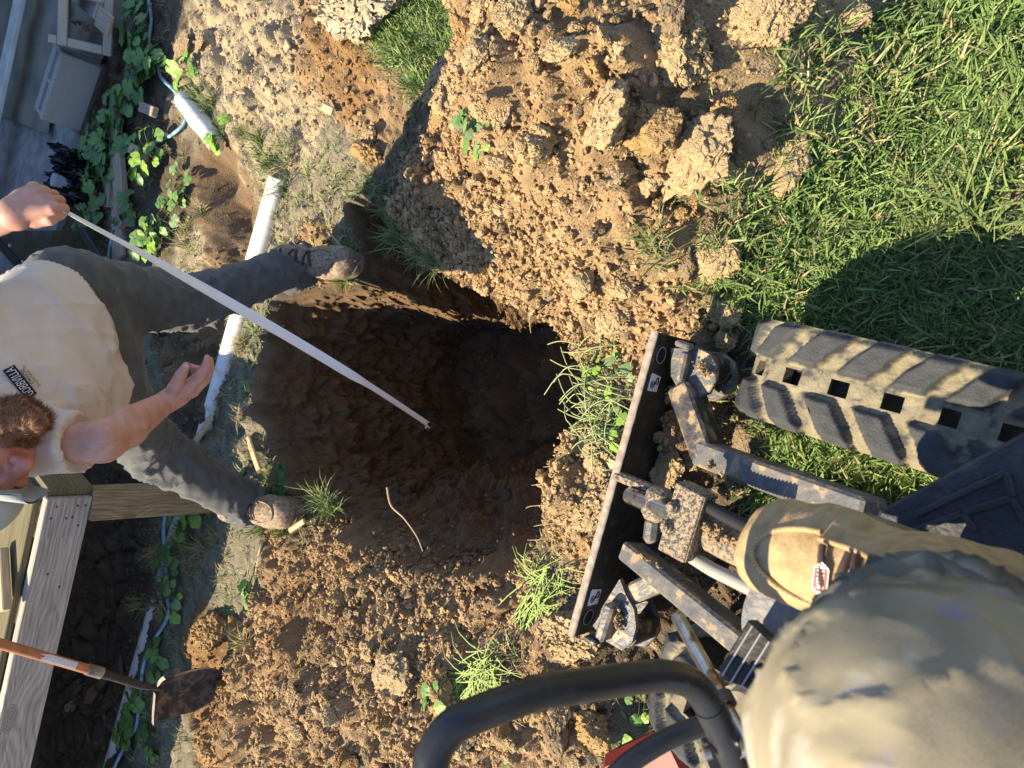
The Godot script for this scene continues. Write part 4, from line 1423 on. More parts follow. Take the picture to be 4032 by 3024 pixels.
# ---------------------------------------------------------------- little things
func place_bits() -> void:
	twig([Vector3(-0.3779, 0.0300, -1.8083), Vector3(-0.4281, 0.0400, -1.7701), Vector3(-0.4533, 0.0500, -1.6948), Vector3(-0.4891, 0.0700, -1.6099), Vector3(-0.5279, 0.0700, -1.5760)], .0042, "long pale root on the loose soil below the pit")
	twig([Vector3(-0.7045, 0.0200, -2.4996), Vector3(-0.8254, 0.0200, -2.5116), Vector3(-0.9094, 0.0200, -2.5310)], .008, "brown stick beside the dried bank below the man's boot")
	twig([Vector3(0.5803, 0.0300, -1.9775), Vector3(0.5628, 0.0300, -1.9167), Vector3(0.5463, 0.0300, -1.8639)], .006, "short stick in the shaded grass above the pit")
	twig([Vector3(0.4860, 0.0500, -2.2595), Vector3(0.4060, 0.0600, -2.1368), Vector3(0.3619, 0.0500, -2.0717)], .004, "thin dry stem crossing the toe of the man's upper boot")
	twig([Vector3(0.1877, 0.2200, -1.1313), Vector3(0.1756, 0.1600, -1.1927), Vector3(0.1465, 0.0500, -1.2704)], .0025, "pale root hanging over the edge of the pit", "root", "root")
	twig([Vector3(1.1011, 0.0300, -3.3156), Vector3(1.0029, 0.0500, -3.3252), Vector3(0.9299, 0.0300, -3.2449)], .003, "bent grass stalk over the short white drain pipe", "root", "stalk")
	var chip := func(a: Vector3, b: Vector3, w: float, label: String) -> void:
		solo(board(a, b, w, .012), "wood_chip", M.chip, a, label, "wood chip")
	chip.call(Vector3(-0.3179, 0.0500, -2.6258), Vector3(-0.4347, 0.0400, -2.5376), .03, "split yellow wood sliver on the far rim of the pit")
	chip.call(Vector3(-0.2677, 0.0600, -2.8918), Vector3(-0.3978, 0.0500, -3.0320), .035, "grey wood strip lying at the end of the visible white pipe")
	chip.call(Vector3(-0.6173, 0.0500, -2.2843), Vector3(-0.5632, 0.0500, -2.2002), .02, "small wood stick at the toe of the man's lower boot")
	chip.call(Vector3(1.2953, 0.0600, -2.7054), Vector3(1.2062, 0.0600, -2.6184), .035, "pale flat wood chip near the orange soil mound")
	chip.call(Vector3(0.9394, 0.0600, -2.3492), Vector3(0.9105, 0.0600, -2.2832), .03, "small pale chip beside the dark shaded soil")
	var lp := [Vector3(1.8195, 0.0000, -4.8518), Vector3(1.7604, 0.0000, -4.7695), Vector3(1.7595, -0.0000, -4.7040), Vector3(1.7422, 0.0000, -4.8111), Vector3(1.5727, 0.0000, -4.5730), Vector3(1.4767, 0.0000, -4.3429), Vector3(1.3833, 0.0000, -4.3903), Vector3(1.5471, 0.0000, -4.3138), Vector3(1.3484, 0.0000, -4.4114), Vector3(1.7217, -0.0000, -4.4158), Vector3(-1.8388, 0.0000, -4.0894), Vector3(-1.8221, 0.0000, -3.9724), Vector3(-1.9481, 0.0000, -4.1216), Vector3(-1.7198, 0.0000, -3.8826), Vector3(-1.1458, 0.0000, -3.7529), Vector3(-0.9925, 0.0000, -3.6855), Vector3(-1.3389, 0.0000, -3.8684), Vector3(-0.7905, 0.0000, -3.5821), Vector3(-1.9964, 0.0000, -3.8668), Vector3(-1.5875, 0.0000, -3.6947)]
	for i in lp.size():
		var p: Vector3 = lp[i]
		p.y = hgt(p.x, p.z) + .02 + (.05 if i < 4 else 0.0)
		var q := put_mesh(leaf_meshes[2 + i % 2], "dead_leaf", M.dead)
		q.transform = Transform3D(rand_basis().slerp(yaw(rng.randf() * 6.0), .5).scaled_local(Vector3.ONE * rng.randf_range(.025, .04)), p)
		if i < 10:
			tag(q, "curled brown dead leaf among the concrete blocks and weeds", "dead leaf", "dead leaves by the concrete blocks")
		else:
			tag(q, "curled brown dead leaf on the dark soil under the deck", "dead leaf", "dead leaves under the deck")

func place_plants() -> void:
	var g := func(v: Vector3) -> Vector3: return Vector3(v.x, max(hgt(v.x, v.z), -.2), v.z)
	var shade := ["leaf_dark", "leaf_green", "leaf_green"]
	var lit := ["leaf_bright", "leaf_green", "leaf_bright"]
	var bank := "leafy weeds in the shade beside the concrete blocks"
	for q in [Vector3(1.7654, 0.0000, -4.1701), Vector3(1.5973, 0.0000, -4.0230), Vector3(1.4279, 0.0000, -3.9571), Vector3(1.5045, 0.0000, -3.9236), Vector3(1.3224, 0.0000, -4.0371), Vector3(1.2210, 0.0000, -4.1654), Vector3(1.1579, 0.0000, -4.3335), Vector3(1.0770, 0.0000, -4.1975), Vector3(1.0645, 0.0000, -4.3995), Vector3(0.9848, 0.0000, -4.2607), Vector3(0.9790, -0.0000, -4.4386), Vector3(0.8778, 0.0000, -4.3219)]:
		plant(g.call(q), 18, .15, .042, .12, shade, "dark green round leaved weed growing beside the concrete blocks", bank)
	plant(g.call(Vector3(0.8395, 0.0000, -4.4643)), 5, .05, .045, .1, lit, "single bright leaved weed beside the narrow brown plank")
	plant(g.call(Vector3(0.6180, 0.0000, -4.4376)), 10, .10, .05, .12, ["leaf_green", "leaf_dark", "leaf_pale"], "round leaved weed under the hand end of the white tape")
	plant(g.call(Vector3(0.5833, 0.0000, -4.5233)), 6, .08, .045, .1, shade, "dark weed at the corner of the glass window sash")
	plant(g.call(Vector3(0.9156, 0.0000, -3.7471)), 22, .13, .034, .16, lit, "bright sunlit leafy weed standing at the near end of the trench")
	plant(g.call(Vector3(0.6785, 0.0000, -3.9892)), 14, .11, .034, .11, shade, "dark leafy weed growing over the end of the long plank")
	plant(g.call(Vector3(0.5221, 0.0000, -3.6952)), 20, .11, .036, .12, ["leaf_bright", "leaf_bright", "leaf_green"], "very bright yellow green weed just above the man's upper thigh")
	plant(g.call(Vector3(0.6174, 0.0000, -3.5735)), 14, .10, .032, .08, ["leaf_pale", "leaf_green"], "pale leaved weed on the dry bank above the man's knee")
	plant(g.call(Vector3(0.7665, 0.0000, -3.4921)), 14, .10, .026, .07, ["leaf_pale", "leaf_green"], "small leaved weed on the dry bank between the two trenches")
	plant(g.call(Vector3(1.4024, 0.0000, -3.8247)), 8, .09, .04, .1, shade, "weed beside the hose near the top of the trench")
	plant(g.call(Vector3(1.2880, 0.0000, -3.5172)), 12, .09, .036, .09, lit, "weed with heart shaped leaves above the short white drain pipe")
	plant(g.call(Vector3(0.9638, 0.0000, -3.1546)), 8, .07, .03, .08, ["leaf_bright", "leaf_bright"], "yellow green seedling on the grassy bank right of the drain pipe")
	plant(g.call(Vector3(-0.7852, 0.0000, -3.1264)), 14, .1, .026, .07, ["leaf_green", "leaf_bright"], "leafy clover patch below the foot of the deck post", "", [0, 4])
	plant(g.call(Vector3(-0.9851, 0.0000, -3.1884)), 16, .11, .026, .07, ["leaf_green", "leaf_dark"], "dark clover patch along the blue hose", "", [0, 4])
	plant(g.call(Vector3(-1.0919, 0.0000, -3.1215)), 14, .1, .028, .06, ["leaf_bright", "leaf_pale"], "pale clover patch left of the dried bank", "", [0, 4])
	plant(g.call(Vector3(-1.3924, 0.0000, -3.2275)), 10, .08, .028, .05, shade, "low weed behind the shovel blade")
	plant(g.call(Vector3(-1.6071, 0.0000, -3.3615)), 7, .07, .04, .07, ["leaf_green", "leaf_bright"], "lobed weed just below the shovel blade")
	plant(g.call(Vector3(-1.8068, 0.0000, -3.4342)), 9, .09, .05, .07, ["leaf_green", "leaf_bright", "leaf_green"], "large lobed weed at the bottom beside the white pipe")
	plant(g.call(Vector3(-1.7620, 0.0000, -3.2089)), 10, .09, .036, .06, ["leaf_green", "leaf_dark"], "small lobed weed at the bottom right of the blue hose")
	plant(g.call(Vector3(-0.6704, 0.0000, -3.0084)), 7, .06, .034, .1, ["leaf_bright", "leaf_green"], "broad leaf weed at the hem of the man's lower trouser leg")
	plant(g.call(Vector3(-0.5161, 0.0000, -2.6358)), 9, .06, .026, .06, ["leaf_green", "leaf_dark"], "dark weed behind the man's lower boot")
	plant(g.call(Vector3(-0.4639, 0.0000, -2.4352)), 9, .06, .024, .05, ["leaf_green", "leaf_dark"], "dark weed inside the far edge of the pit above the lower boot")
	plant(g.call(Vector3(-0.9310, 0.0000, -2.5207)), 7, .05, .026, .05, ["leaf_bright", "leaf_green"], "small weed at the edge of the dried bank below the boot")
	plant(g.call(Vector3(-0.1514, 0.0000, -2.7079)), 6, .05, .024, .04, ["leaf_green", "leaf_pale"], "little weed on the dried bank at the far rim")
	# broad plantain thrown on the heap
	var p: Vector3 = Vector3(0.5624, 0.2200, -1.1530)
	p.y = hgt(p.x, p.z) + .01
	plant(p, 20, .055, .017, .045, ["leaf_pale", "leaf_green"], "uprooted broad leaved plantain lying on the soil heap", "", [3, 3, 4])
	plant(Vector3(p.x - .05, p.y, p.z + .04), 12, .04, .016, .03, ["leaf_pale", "leaf_bright"], "cluster of small round clover leaves beside the uprooted plantain", "", [0])
	# bent stalks on the rim in front of the blade
	for q in [[Vector3(0.0602, 0.0800, -0.9809), "tangle of flattened green stalks at the blade's upper end"], [Vector3(-0.0297, 0.0800, -0.9562), "tangle of flattened green stalks against the middle of the blade"], [Vector3(-0.1014, 0.0700, -0.9802), "tangle of flattened pale stalks at the pit's near corner"]]:
		var c: Vector3 = q[0]
		c.y = hgt(c.x, c.z)
		var o := plant(c, 12, .075, .013, .05, ["leaf_pale", "leaf_pale", "leaf_bright"], q[1], "", [3, 4, 0])
		for k in 26:
			var mb := MB.new()
			var d := Vector3(rng.randf_range(-.5, .5), 0, rng.randf_range(-1, .2)).normalized()
			var s := c + Vector3(rng.randfn() * .05, .02, rng.randfn() * .04)
			var ln := rng.randf_range(.07, .15)
			mb.tube(spline([s, s + d * ln * .5 + Vector3(0, .04, 0), s + d * ln + Vector3(rng.randfn() * .03, .015, 0)], 4), [.0022, .0016], 5)
			put(mb, "stalk", M.stalk, o)
	for q in [[Vector3(-0.5113, 0.0000, -1.1419), "pale green grass flattened left of the blade's middle"], [Vector3(-0.5803, 0.0000, -1.1640), "pale grass strands under the blade's lower left end"], [Vector3(-0.7559, 0.0000, -1.2376), "bright pale grass sheaf above the black grab bar"], [Vector3(-0.7913, -0.0000, -1.2664), "bright grass sheaf touching the black grab bar"]]:
		tuft_flat(q[0], q[1])
	plant(g.call(Vector3(-0.8571, 0.0000, -1.3444)), 7, .04, .02, .04, ["leaf_green", "leaf_bright"], "little clover left of the bright grass sheaf", "", [0])
	plant(g.call(Vector3(-0.7261, 0.0000, -0.8256)), 8, .05, .018, .04, ["leaf_bright", "leaf_green"], "clover under the black grab bar's bend", "", [0])
	plant(g.call(Vector3(-0.8173, 0.0000, -0.8273)), 10, .06, .016, .04, ["leaf_bright", "leaf_green"], "clover patch between the clods and the red plate", "", [0])
	plant(g.call(Vector3(-1.0040, 0.0000, -1.1461)), 4, .03, .02, .03, ["leaf_green"], "tiny clover on the loose soil at the bottom", "", [0])
	plant(g.call(Vector3(-1.3456, 0.0000, -2.0031)), 4, .03, .02, .03, ["leaf_bright"], "tiny yellow green weed on the lower left soil heap", "", [0])
	# tufts round the pit
	var T := [[Vector3(0.3398, -0.0000, -1.6047), 1.0, 0.2, "grass tuft hanging on the pit's upper rim beside the heap"], [Vector3(0.3707, 0.0000, -1.6903), 1.1, .2, "dense grass tuft at the corner of the soil heap"], [Vector3(0.4196, -0.0000, -1.8156), 1.1, .3, "grass tuft at the shaded foot of the soil heap"], [Vector3(0.4855, 0.0000, -1.9050), 1.0, .3, "shaded grass tuft in the gap beside the heap"], [Vector3(0.5698, 0.0000, -1.9893), 1.0, .3, "shaded grass tuft above the pit's far corner"],
		[Vector3(0.6435, 0.0000, -2.1000), 1.0, .3, "shaded grass tuft on the flat ground above the pit"], [Vector3(0.8460, 0.0000, -2.8518), 1.2, .4, "long grass tuft on the bank right of the drain pipe"], [Vector3(0.7755, 0.0000, -2.7352), 1.3, .4, "thick green grass tuft at the head of the long drain pipe"], [Vector3(0.6924, 0.0000, -2.6534), 1.3, .3, "grass tuft hanging over the end of the long drain pipe"], [Vector3(0.7916, 0.0000, -2.6237), 1.1, .4, "grass tuft in the half shade beside the pale soil"], [Vector3(0.9609, 0.0000, -2.9825), 1.0, .4, "grass tuft on the crest of the bank"],
		[Vector3(1.1849, 0.0000, -3.4288), 1.2, .2, "bright grass tuft over the short white drain pipe"], [Vector3(1.1115, 0.0000, -3.3070), 1.2, .2, "bright long grass beside the short white drain pipe"], [Vector3(1.0228, 0.0000, -3.2067), 1.0, .3, "grass tuft below the bright long grass on the bank"], [Vector3(-0.5022, 0.0000, -2.1660), 1.3, .3, "grey green grass tuft right of the man's lower boot"], [Vector3(-0.5163, 0.0000, -2.1095), 1.1, .5, "drying grass tuft on the loose soil right of the lower boot"],
		[Vector3(-0.6700, 0.0000, -2.5719), .9, .1, "small bright grass tuft under the man's lower boot"], [Vector3(-0.6550, 0.0000, -2.4145), .9, .1, "small bright grass tuft at the toe of the lower boot"], [Vector3(-0.4776, 0.0000, -2.4638), 1.0, .6, "dry grass tuft behind the laces of the lower boot"], [Vector3(0.6226, 0.0000, -3.3075), 1.1, .8, "dry straw tuft on the bank above the man's knee"], [Vector3(0.4993, 0.0000, -3.4105), 1.1, .8, "dry straw tuft touching the man's upper trouser leg"], [Vector3(0.6821, 0.0000, -3.5416), 1.0, .7, "dry grass tuft between two leafy weeds on the bank"],
		[Vector3(-0.8267, 0.0000, -3.0349), 1.2, .5, "long grass tuft at the hem of the lower trouser leg"], [Vector3(-0.8247, 0.0000, -2.9359), 1.1, .7, "dry grass tuft on the edge of the dried bank"], [Vector3(-0.9402, 0.0000, -3.3094), 1.2, .7, "straggly dry grass over the dark soil by the hose"], [Vector3(-1.1782, 0.0000, -3.2101), 1.1, .6, "grass tuft left of the clod behind the shovel"], [Vector3(-1.2101, 0.0000, -3.4810), 1.3, .9, "dry brown grass on the dark soil under the deck's edge"], [Vector3(-1.0932, 0.0000, -2.4889), 1.0, 1.0, "bleached root tuft on the soil right of the shovel"],
		[Vector3(0.0603, 0.0000, -2.8203), 1.0, .8, "dry grass tuft on the white pipe beneath the man's thigh"], [Vector3(0.3153, 0.0000, -0.7890), 1.0, .1, "grass tuft at the lower edge of the soil heap"], [Vector3(0.4257, 0.0000, -0.2469), 1.5, .3, "upright grass tuft beside the bare patch of lawn"], [Vector3(0.1539, 0.0000, -0.2762), 1.8, .2, "broad bladed grass tuft in the machine's shade"]]
	for q in T:
		var v: Vector3 = q[0]
		tuft(Vector2(v.x, v.z), q[1], q[2], q[3])

func tuft_flat(v: Vector3, label: String) -> void:
	var o := thing("grass_sheaf", Vector3(v.x, hgt(v.x, v.z), v.z), label, "grass tuft")
	var mb := MB.new()
	for k in 60:
		var d := Vector3(rng.randf_range(-1.0, .2), 0, rng.randf_range(-.5, .6)).normalized()
		var s := Vector3(rng.randfn() * .02, .02, rng.randfn() * .03) + o.position
		var ln := rng.randf_range(.07, .14)
		var sd := d.cross(Vector3.UP) * .0019
		var b := mb.v.size()
		for i in 4:
			var t := i / 3.0
			var p := s + d * ln * t + Vector3(0, .035 * sin(PI * t * .8) - .02 * t, 0)
			mb.vert(p - sd * (1.0 - t * .8), Vector3.UP)
			mb.vert(p + sd * (1.0 - t * .8), Vector3.UP)
		for i in 3:
			mb.tri(b + i * 2, b + i * 2 + 1, b + i * 2 + 3)
			mb.tri(b + i * 2, b + i * 2 + 3, b + i * 2 + 2)
	put(mb, "blades", M.tuft_bright, o)

func crumbs_on_machine() -> void:
	var spots := [[Vector3(0.0116, 0.2200, -0.7278), Vector3(-0.1546, 0.2700, -0.6327), .05, 900, 1], [Vector3(-0.1136, 0.2950, -0.5993), Vector3(-0.1317, 0.3250, -0.4677), .009, 110, 0], [Vector3(-0.3523, 0.2000, -0.7930), Vector3(-0.4117, 0.2000, -0.7419), .04, 500, 1], [Vector3(-0.4482, 0.2430, -0.8003), Vector3(-0.4995, 0.2430, -0.7875), .009, 60, 0], [Vector3(-0.2108, 0.4000, -0.5600), Vector3(-0.2343, 0.4250, -0.4544), .008, 120, 0], [Vector3(0.0831, 0.2430, -0.6786), Vector3(0.0643, 0.2430, -0.6487), .008, 50, 0], [Vector3(-0.3175, 0.2900, -0.7335), Vector3(-0.3527, 0.3100, -0.6173), .007, 90, 0]]
	var xs := []
	var cs := []
	for q in spots:
		for i in q[3]:
			var s: float = .0026 * pow(rng.randf(), -.4)
			s = min(s, .009)
			var p: Vector3 = q[0].lerp(q[1], rng.randf()) + Vector3(rng.randfn() * q[2] * .6, abs(rng.randfn()) * .006, rng.randfn() * q[2] * .6)
			if q[4] == 1: p.y = hgt(p.x, p.z) + s * .4
			xs.append(Transform3D(rand_basis().scaled_local(Vector3.ONE * s), p))
			var k: Color = soil[0].lerp(soil[3], rng.randf() * .6)
			k.a = 1.0
			cs.append(k)
	scatter("machine_soil", clod_small[3], M.crumb, xs, cs, "loose soil caked behind the blade and along the machine's arms")

func place_clods() -> void:
	crumbs_on_machine()
	var put_clod := func(p: Vector3, px: float, m: String, label: String, flat := .7, group := "") -> void:
		if px > .07: px = .07 + (px - .07) * .6
		p.y = hgt(p.x, p.z) + px * .12
		clod(p, Vector3(px, px * flat, px * rng.randf_range(.75, 1.1)), M[m], label, group, rng.randi_range(5, 6) if px > .08 else rng.randi_range(0, 4), yaw(rng.randf() * TAU) * Basis(Vector3.RIGHT, rng.randf_range(-.4, .4)))
	var special := [[Vector3(1.2579, 0.0000, -2.1638), .30, "rock", "large pale rough rock at the top beside the lawn grass", .7],
		[Vector3(0.5192, 0.1000, -0.5641), .075, "clod_tan", "flat tan slab of clay at the heap's right edge", .55], [Vector3(0.5080, 0.2000, -0.6938), .085, "clod_pale", "pale pitted clod left of the flat tan slab", .6], [Vector3(0.5254, 0.2000, -0.8093), .08, "clod_tan", "tall narrow clod standing on the heap", .8], [Vector3(0.5193, 0.2000, -0.7533), .085, "clod_orange", "square orange sided clod in the middle of the right heap", .8], [Vector3(0.6843, 0.2000, -0.7191), .11, "clod_tan", "big steep clod with deep shadow on the heap's upper right", .75], [Vector3(0.7664, 0.1000, -0.5758), .12, "clod_tan", "broad clod with a smooth scooped face at the lawn's edge", .5], [Vector3(0.8073, 0.1000, -1.5055), .1, "clod_tan", "long brown clod near the heap's left crest", .6], [Vector3(0.7260, 0.1200, -1.4579), .12, "clod_orange", "smooth orange slab sloping down the heap's left side", .5],
		[Vector3(0.5081, 0.1500, -1.4883), .07, "clod_orange", "round orange clod sunk in the heap's left end", .8], [Vector3(0.7499, 0.0300, -2.1066), .06, "clod_orange", "upright orange clod standing on the shaded flat ground", 1.2], [Vector3(0.7999, 0.0300, -2.1150), .05, "clod_tan", "small tan clod behind the upright orange clod", 1.0], [Vector3(0.2114, 0.0400, -0.6913), .055, "clod_tan", "tan clod in the grass beyond the upper end of the track", .8], [Vector3(0.3238, 0.0600, -0.6848), .06, "clod_tan", "rounded clod on the lawn edge above the track", .6], [Vector3(-1.1310, 0.0800, -2.7565), .13, "clod_orange", "big moist orange brown clod beside the shovel blade", .8], [Vector3(-1.1063, 0.0500, -2.6546), .06, "clod_orange", "small orange clod touching the big moist clod", .8],
		[Vector3(-1.6011, 0.0600, -2.7495), .14, "clod_orange", "moist orange clod in the bottom left heap", .7], [Vector3(-0.8434, 0.1600, -1.4960), .085, "clod_tan", "square crusted clod on the lower left heap", .7], [Vector3(-0.8386, 0.1600, -1.3484), .06, "clod_orange", "smooth orange clod right of the square crusted clod", .8], [Vector3(-0.2776, 0.1200, -1.0071), .13, "clod_tan", "rooty clod of turf on the rim pressed by the blade", .75], [Vector3(-0.1538, 0.1000, -1.0228), .1, "clod_tan", "rooty clod at the pit's near right corner", .7], [Vector3(-0.6175, 0.1000, -1.0184), .12, "clod_tan", "turf clod under the blade's lower left end", .8], [Vector3(-0.5499, 0.0800, -1.0560), .06, "clod_dark", "dark clod against the blade's lower half", .8],
		[Vector3(-0.1473, 0.2400, -0.7743), .055, "clod_tan", "lump of soil resting behind the middle of the blade", .8], [Vector3(-0.1165, 0.2400, -0.7338), .035, "clod_tan", "small lump of soil beside the lump behind the blade", .8], [Vector3(-0.0643, 0.1600, -0.6411), .05, "clod_dark", "dark clod under the blade's right arm", .8], [Vector3(-0.9608, 0.1400, -1.3057), .075, "clod_tan", "clod beyond the black grab bar at the bottom", .8], [Vector3(-0.8072, 0.1500, -0.9175), .06, "clod_orange", "upright clod seen through the grab bar loop", 1.0], [Vector3(-0.8317, 0.1500, -1.0100), .06, "clod_dark", "dark clod seen through the grab bar loop", .8], [Vector3(0.7799, 0.0200, -0.4781), .04, "clod_tan", "round tan clod lying alone in the lawn", .8], [Vector3(0.7527, 0.0200, -0.3917), .025, "clod_tan", "small clod in the bright lawn at the upper right", .8], [Vector3(0.5109, 0.0200, -0.3938), .035, "clod_pale", "pale clod lying in the lawn right of the heap", .7], [Vector3(0.2782, 0.0200, -0.4458), .045, "clod_dark", "dark clod in the shaded grass above the track", .8], [Vector3(0.6430, 0.0200, -0.4508), .028, "clod_tan", "small clod with roots in the middle of the lawn", .8], [Vector3(1.4298, 0.0000, -3.6163), .09, "clod_pale", "grey brown lump of dried earth beside the pale gravelly soil", .3], [Vector3(1.4098, 0.0000, -3.4125), .07, "clod_pale", "smooth dried earth hump right of the hose", .3]]
	for q in special:
		if q[1] > 0.0:
			put_clod.call(q[0], q[1], q[2], q[3], q[4])
	# orange mound spread with chunks, heap chunks, chunks of the lower heap
	var zones := [[Vector2(0.857, -1.118), .62, .55, 84, "clod of dug tan clay on the big heap right of the pit", "clods on the big heap", .014, .05],
		[Vector2(0.443, -0.759), .5, .42, 62, "clod of dug tan clay on the heap's near slope", "clods on the heap's near slope", .014, .048],
		[Vector2(-0.964, -1.697), .6, .34, 64, "clod of dug brown soil on the lower left heap", "clods on the lower left heap", .014, .045],
		[Vector2(1.200, -2.363), .5, .45, 26, "small clod on the dry ground at the top left", "clods on the dry ground", .012, .03],
		[Vector2(-0.843, -0.968), .24, .2, 18, "clod of soil near the grab bar at the bottom", "clods by the grab bar", .014, .04],
		[Vector2(0.571, -0.539), .3, .3, 20, "crumbled clod scattered on the lawn's edge", "clods on the lawn's edge", .008, .024]]
	for z in zones:
		var n := 0
		for i in 900:
			if n >= z[3]: break
			var p: Vector2 = z[0] + Vector2(rng.randfn() * z[1] * .6, rng.randfn() * z[2] * .6)
			if in_pit(p, .02): continue
			var c: Color = smp(gcol, p.x, p.y)
			if c.a < .3 and z[3] > 20: continue
			if smp(ggrs, p.x, p.y) > .4 and z[3] > 20: continue
			var s: float = lerp(float(z[6]), float(z[7]), pow(rng.randf(), 2.0))
			var mm: String = ["clod_tan", "clod_tan", "clod_orange", "clod_tan", "clod_pale", "clod_dark"][rng.randi() % 6]
			clod(Vector3(p.x, hgt(p.x, p.y) + s * .2, p.y), Vector3(s, s * .8, s), M[mm], z[4], z[5])
			n += 1
	# fine roots poking from the heap and the rim
	var rp := [Vector3(-0.2374, 0.1000, -1.1052), Vector3(-0.2971, 0.1000, -1.1046), Vector3(-0.3407, 0.1000, -1.0840), Vector3(-0.3849, 0.0800, -1.1151), Vector3(-0.1875, 0.0800, -1.0895), Vector3(0.7780, 0.2000, -1.2500), Vector3(0.7969, 0.1500, -0.5913), Vector3(0.7800, 0.1500, -0.5800), Vector3(0.7817, 0.1500, -0.5661), Vector3(0.4545, 0.2000, -0.8236), Vector3(0.4603, 0.2000, -1.0353), Vector3(0.8730, 0.1000, -1.5706), Vector3(0.3759, 0.2000, -0.9090), Vector3(0.5777, 0.2000, -0.7385), Vector3(0.3865, 0.1000, -0.6545), Vector3(0.4247, 0.2000, -1.1863)]
	for i in rp.size():
		var p: Vector3 = rp[i]
		p.y = max(p.y, hgt(p.x, p.z))
		var d := Vector3(rng.randfn(), rng.randf_range(-.1, .4), rng.randfn()).normalized() * rng.randf_range(.04, .09)
		if i < 5: d = Vector3(-.02, .01, -.06)
		twig([p, p + d * .5 + Vector3(0, .012, rng.randfn() * .01), p + d], .0014, "fine root poking from the rim beside the blade" if i < 5 else "fine pale root poking out of the soil heap", "root", "root", null, "roots on the rim" if i < 5 else "roots in the heap")

# ---------------------------------------------------------------- excavator
const XL := Vector3(.983, 0, .182)
const BK := Vector3(-.182, 0, .983)

func ex(x: float, y: float, z: float) -> Vector3:
	return XL * x + BK * z + Vector3(0, y, 0)

func ring_hole(poly: Array, y: float, th: float) -> MB:
	return slab4(poly, th, 0.002)

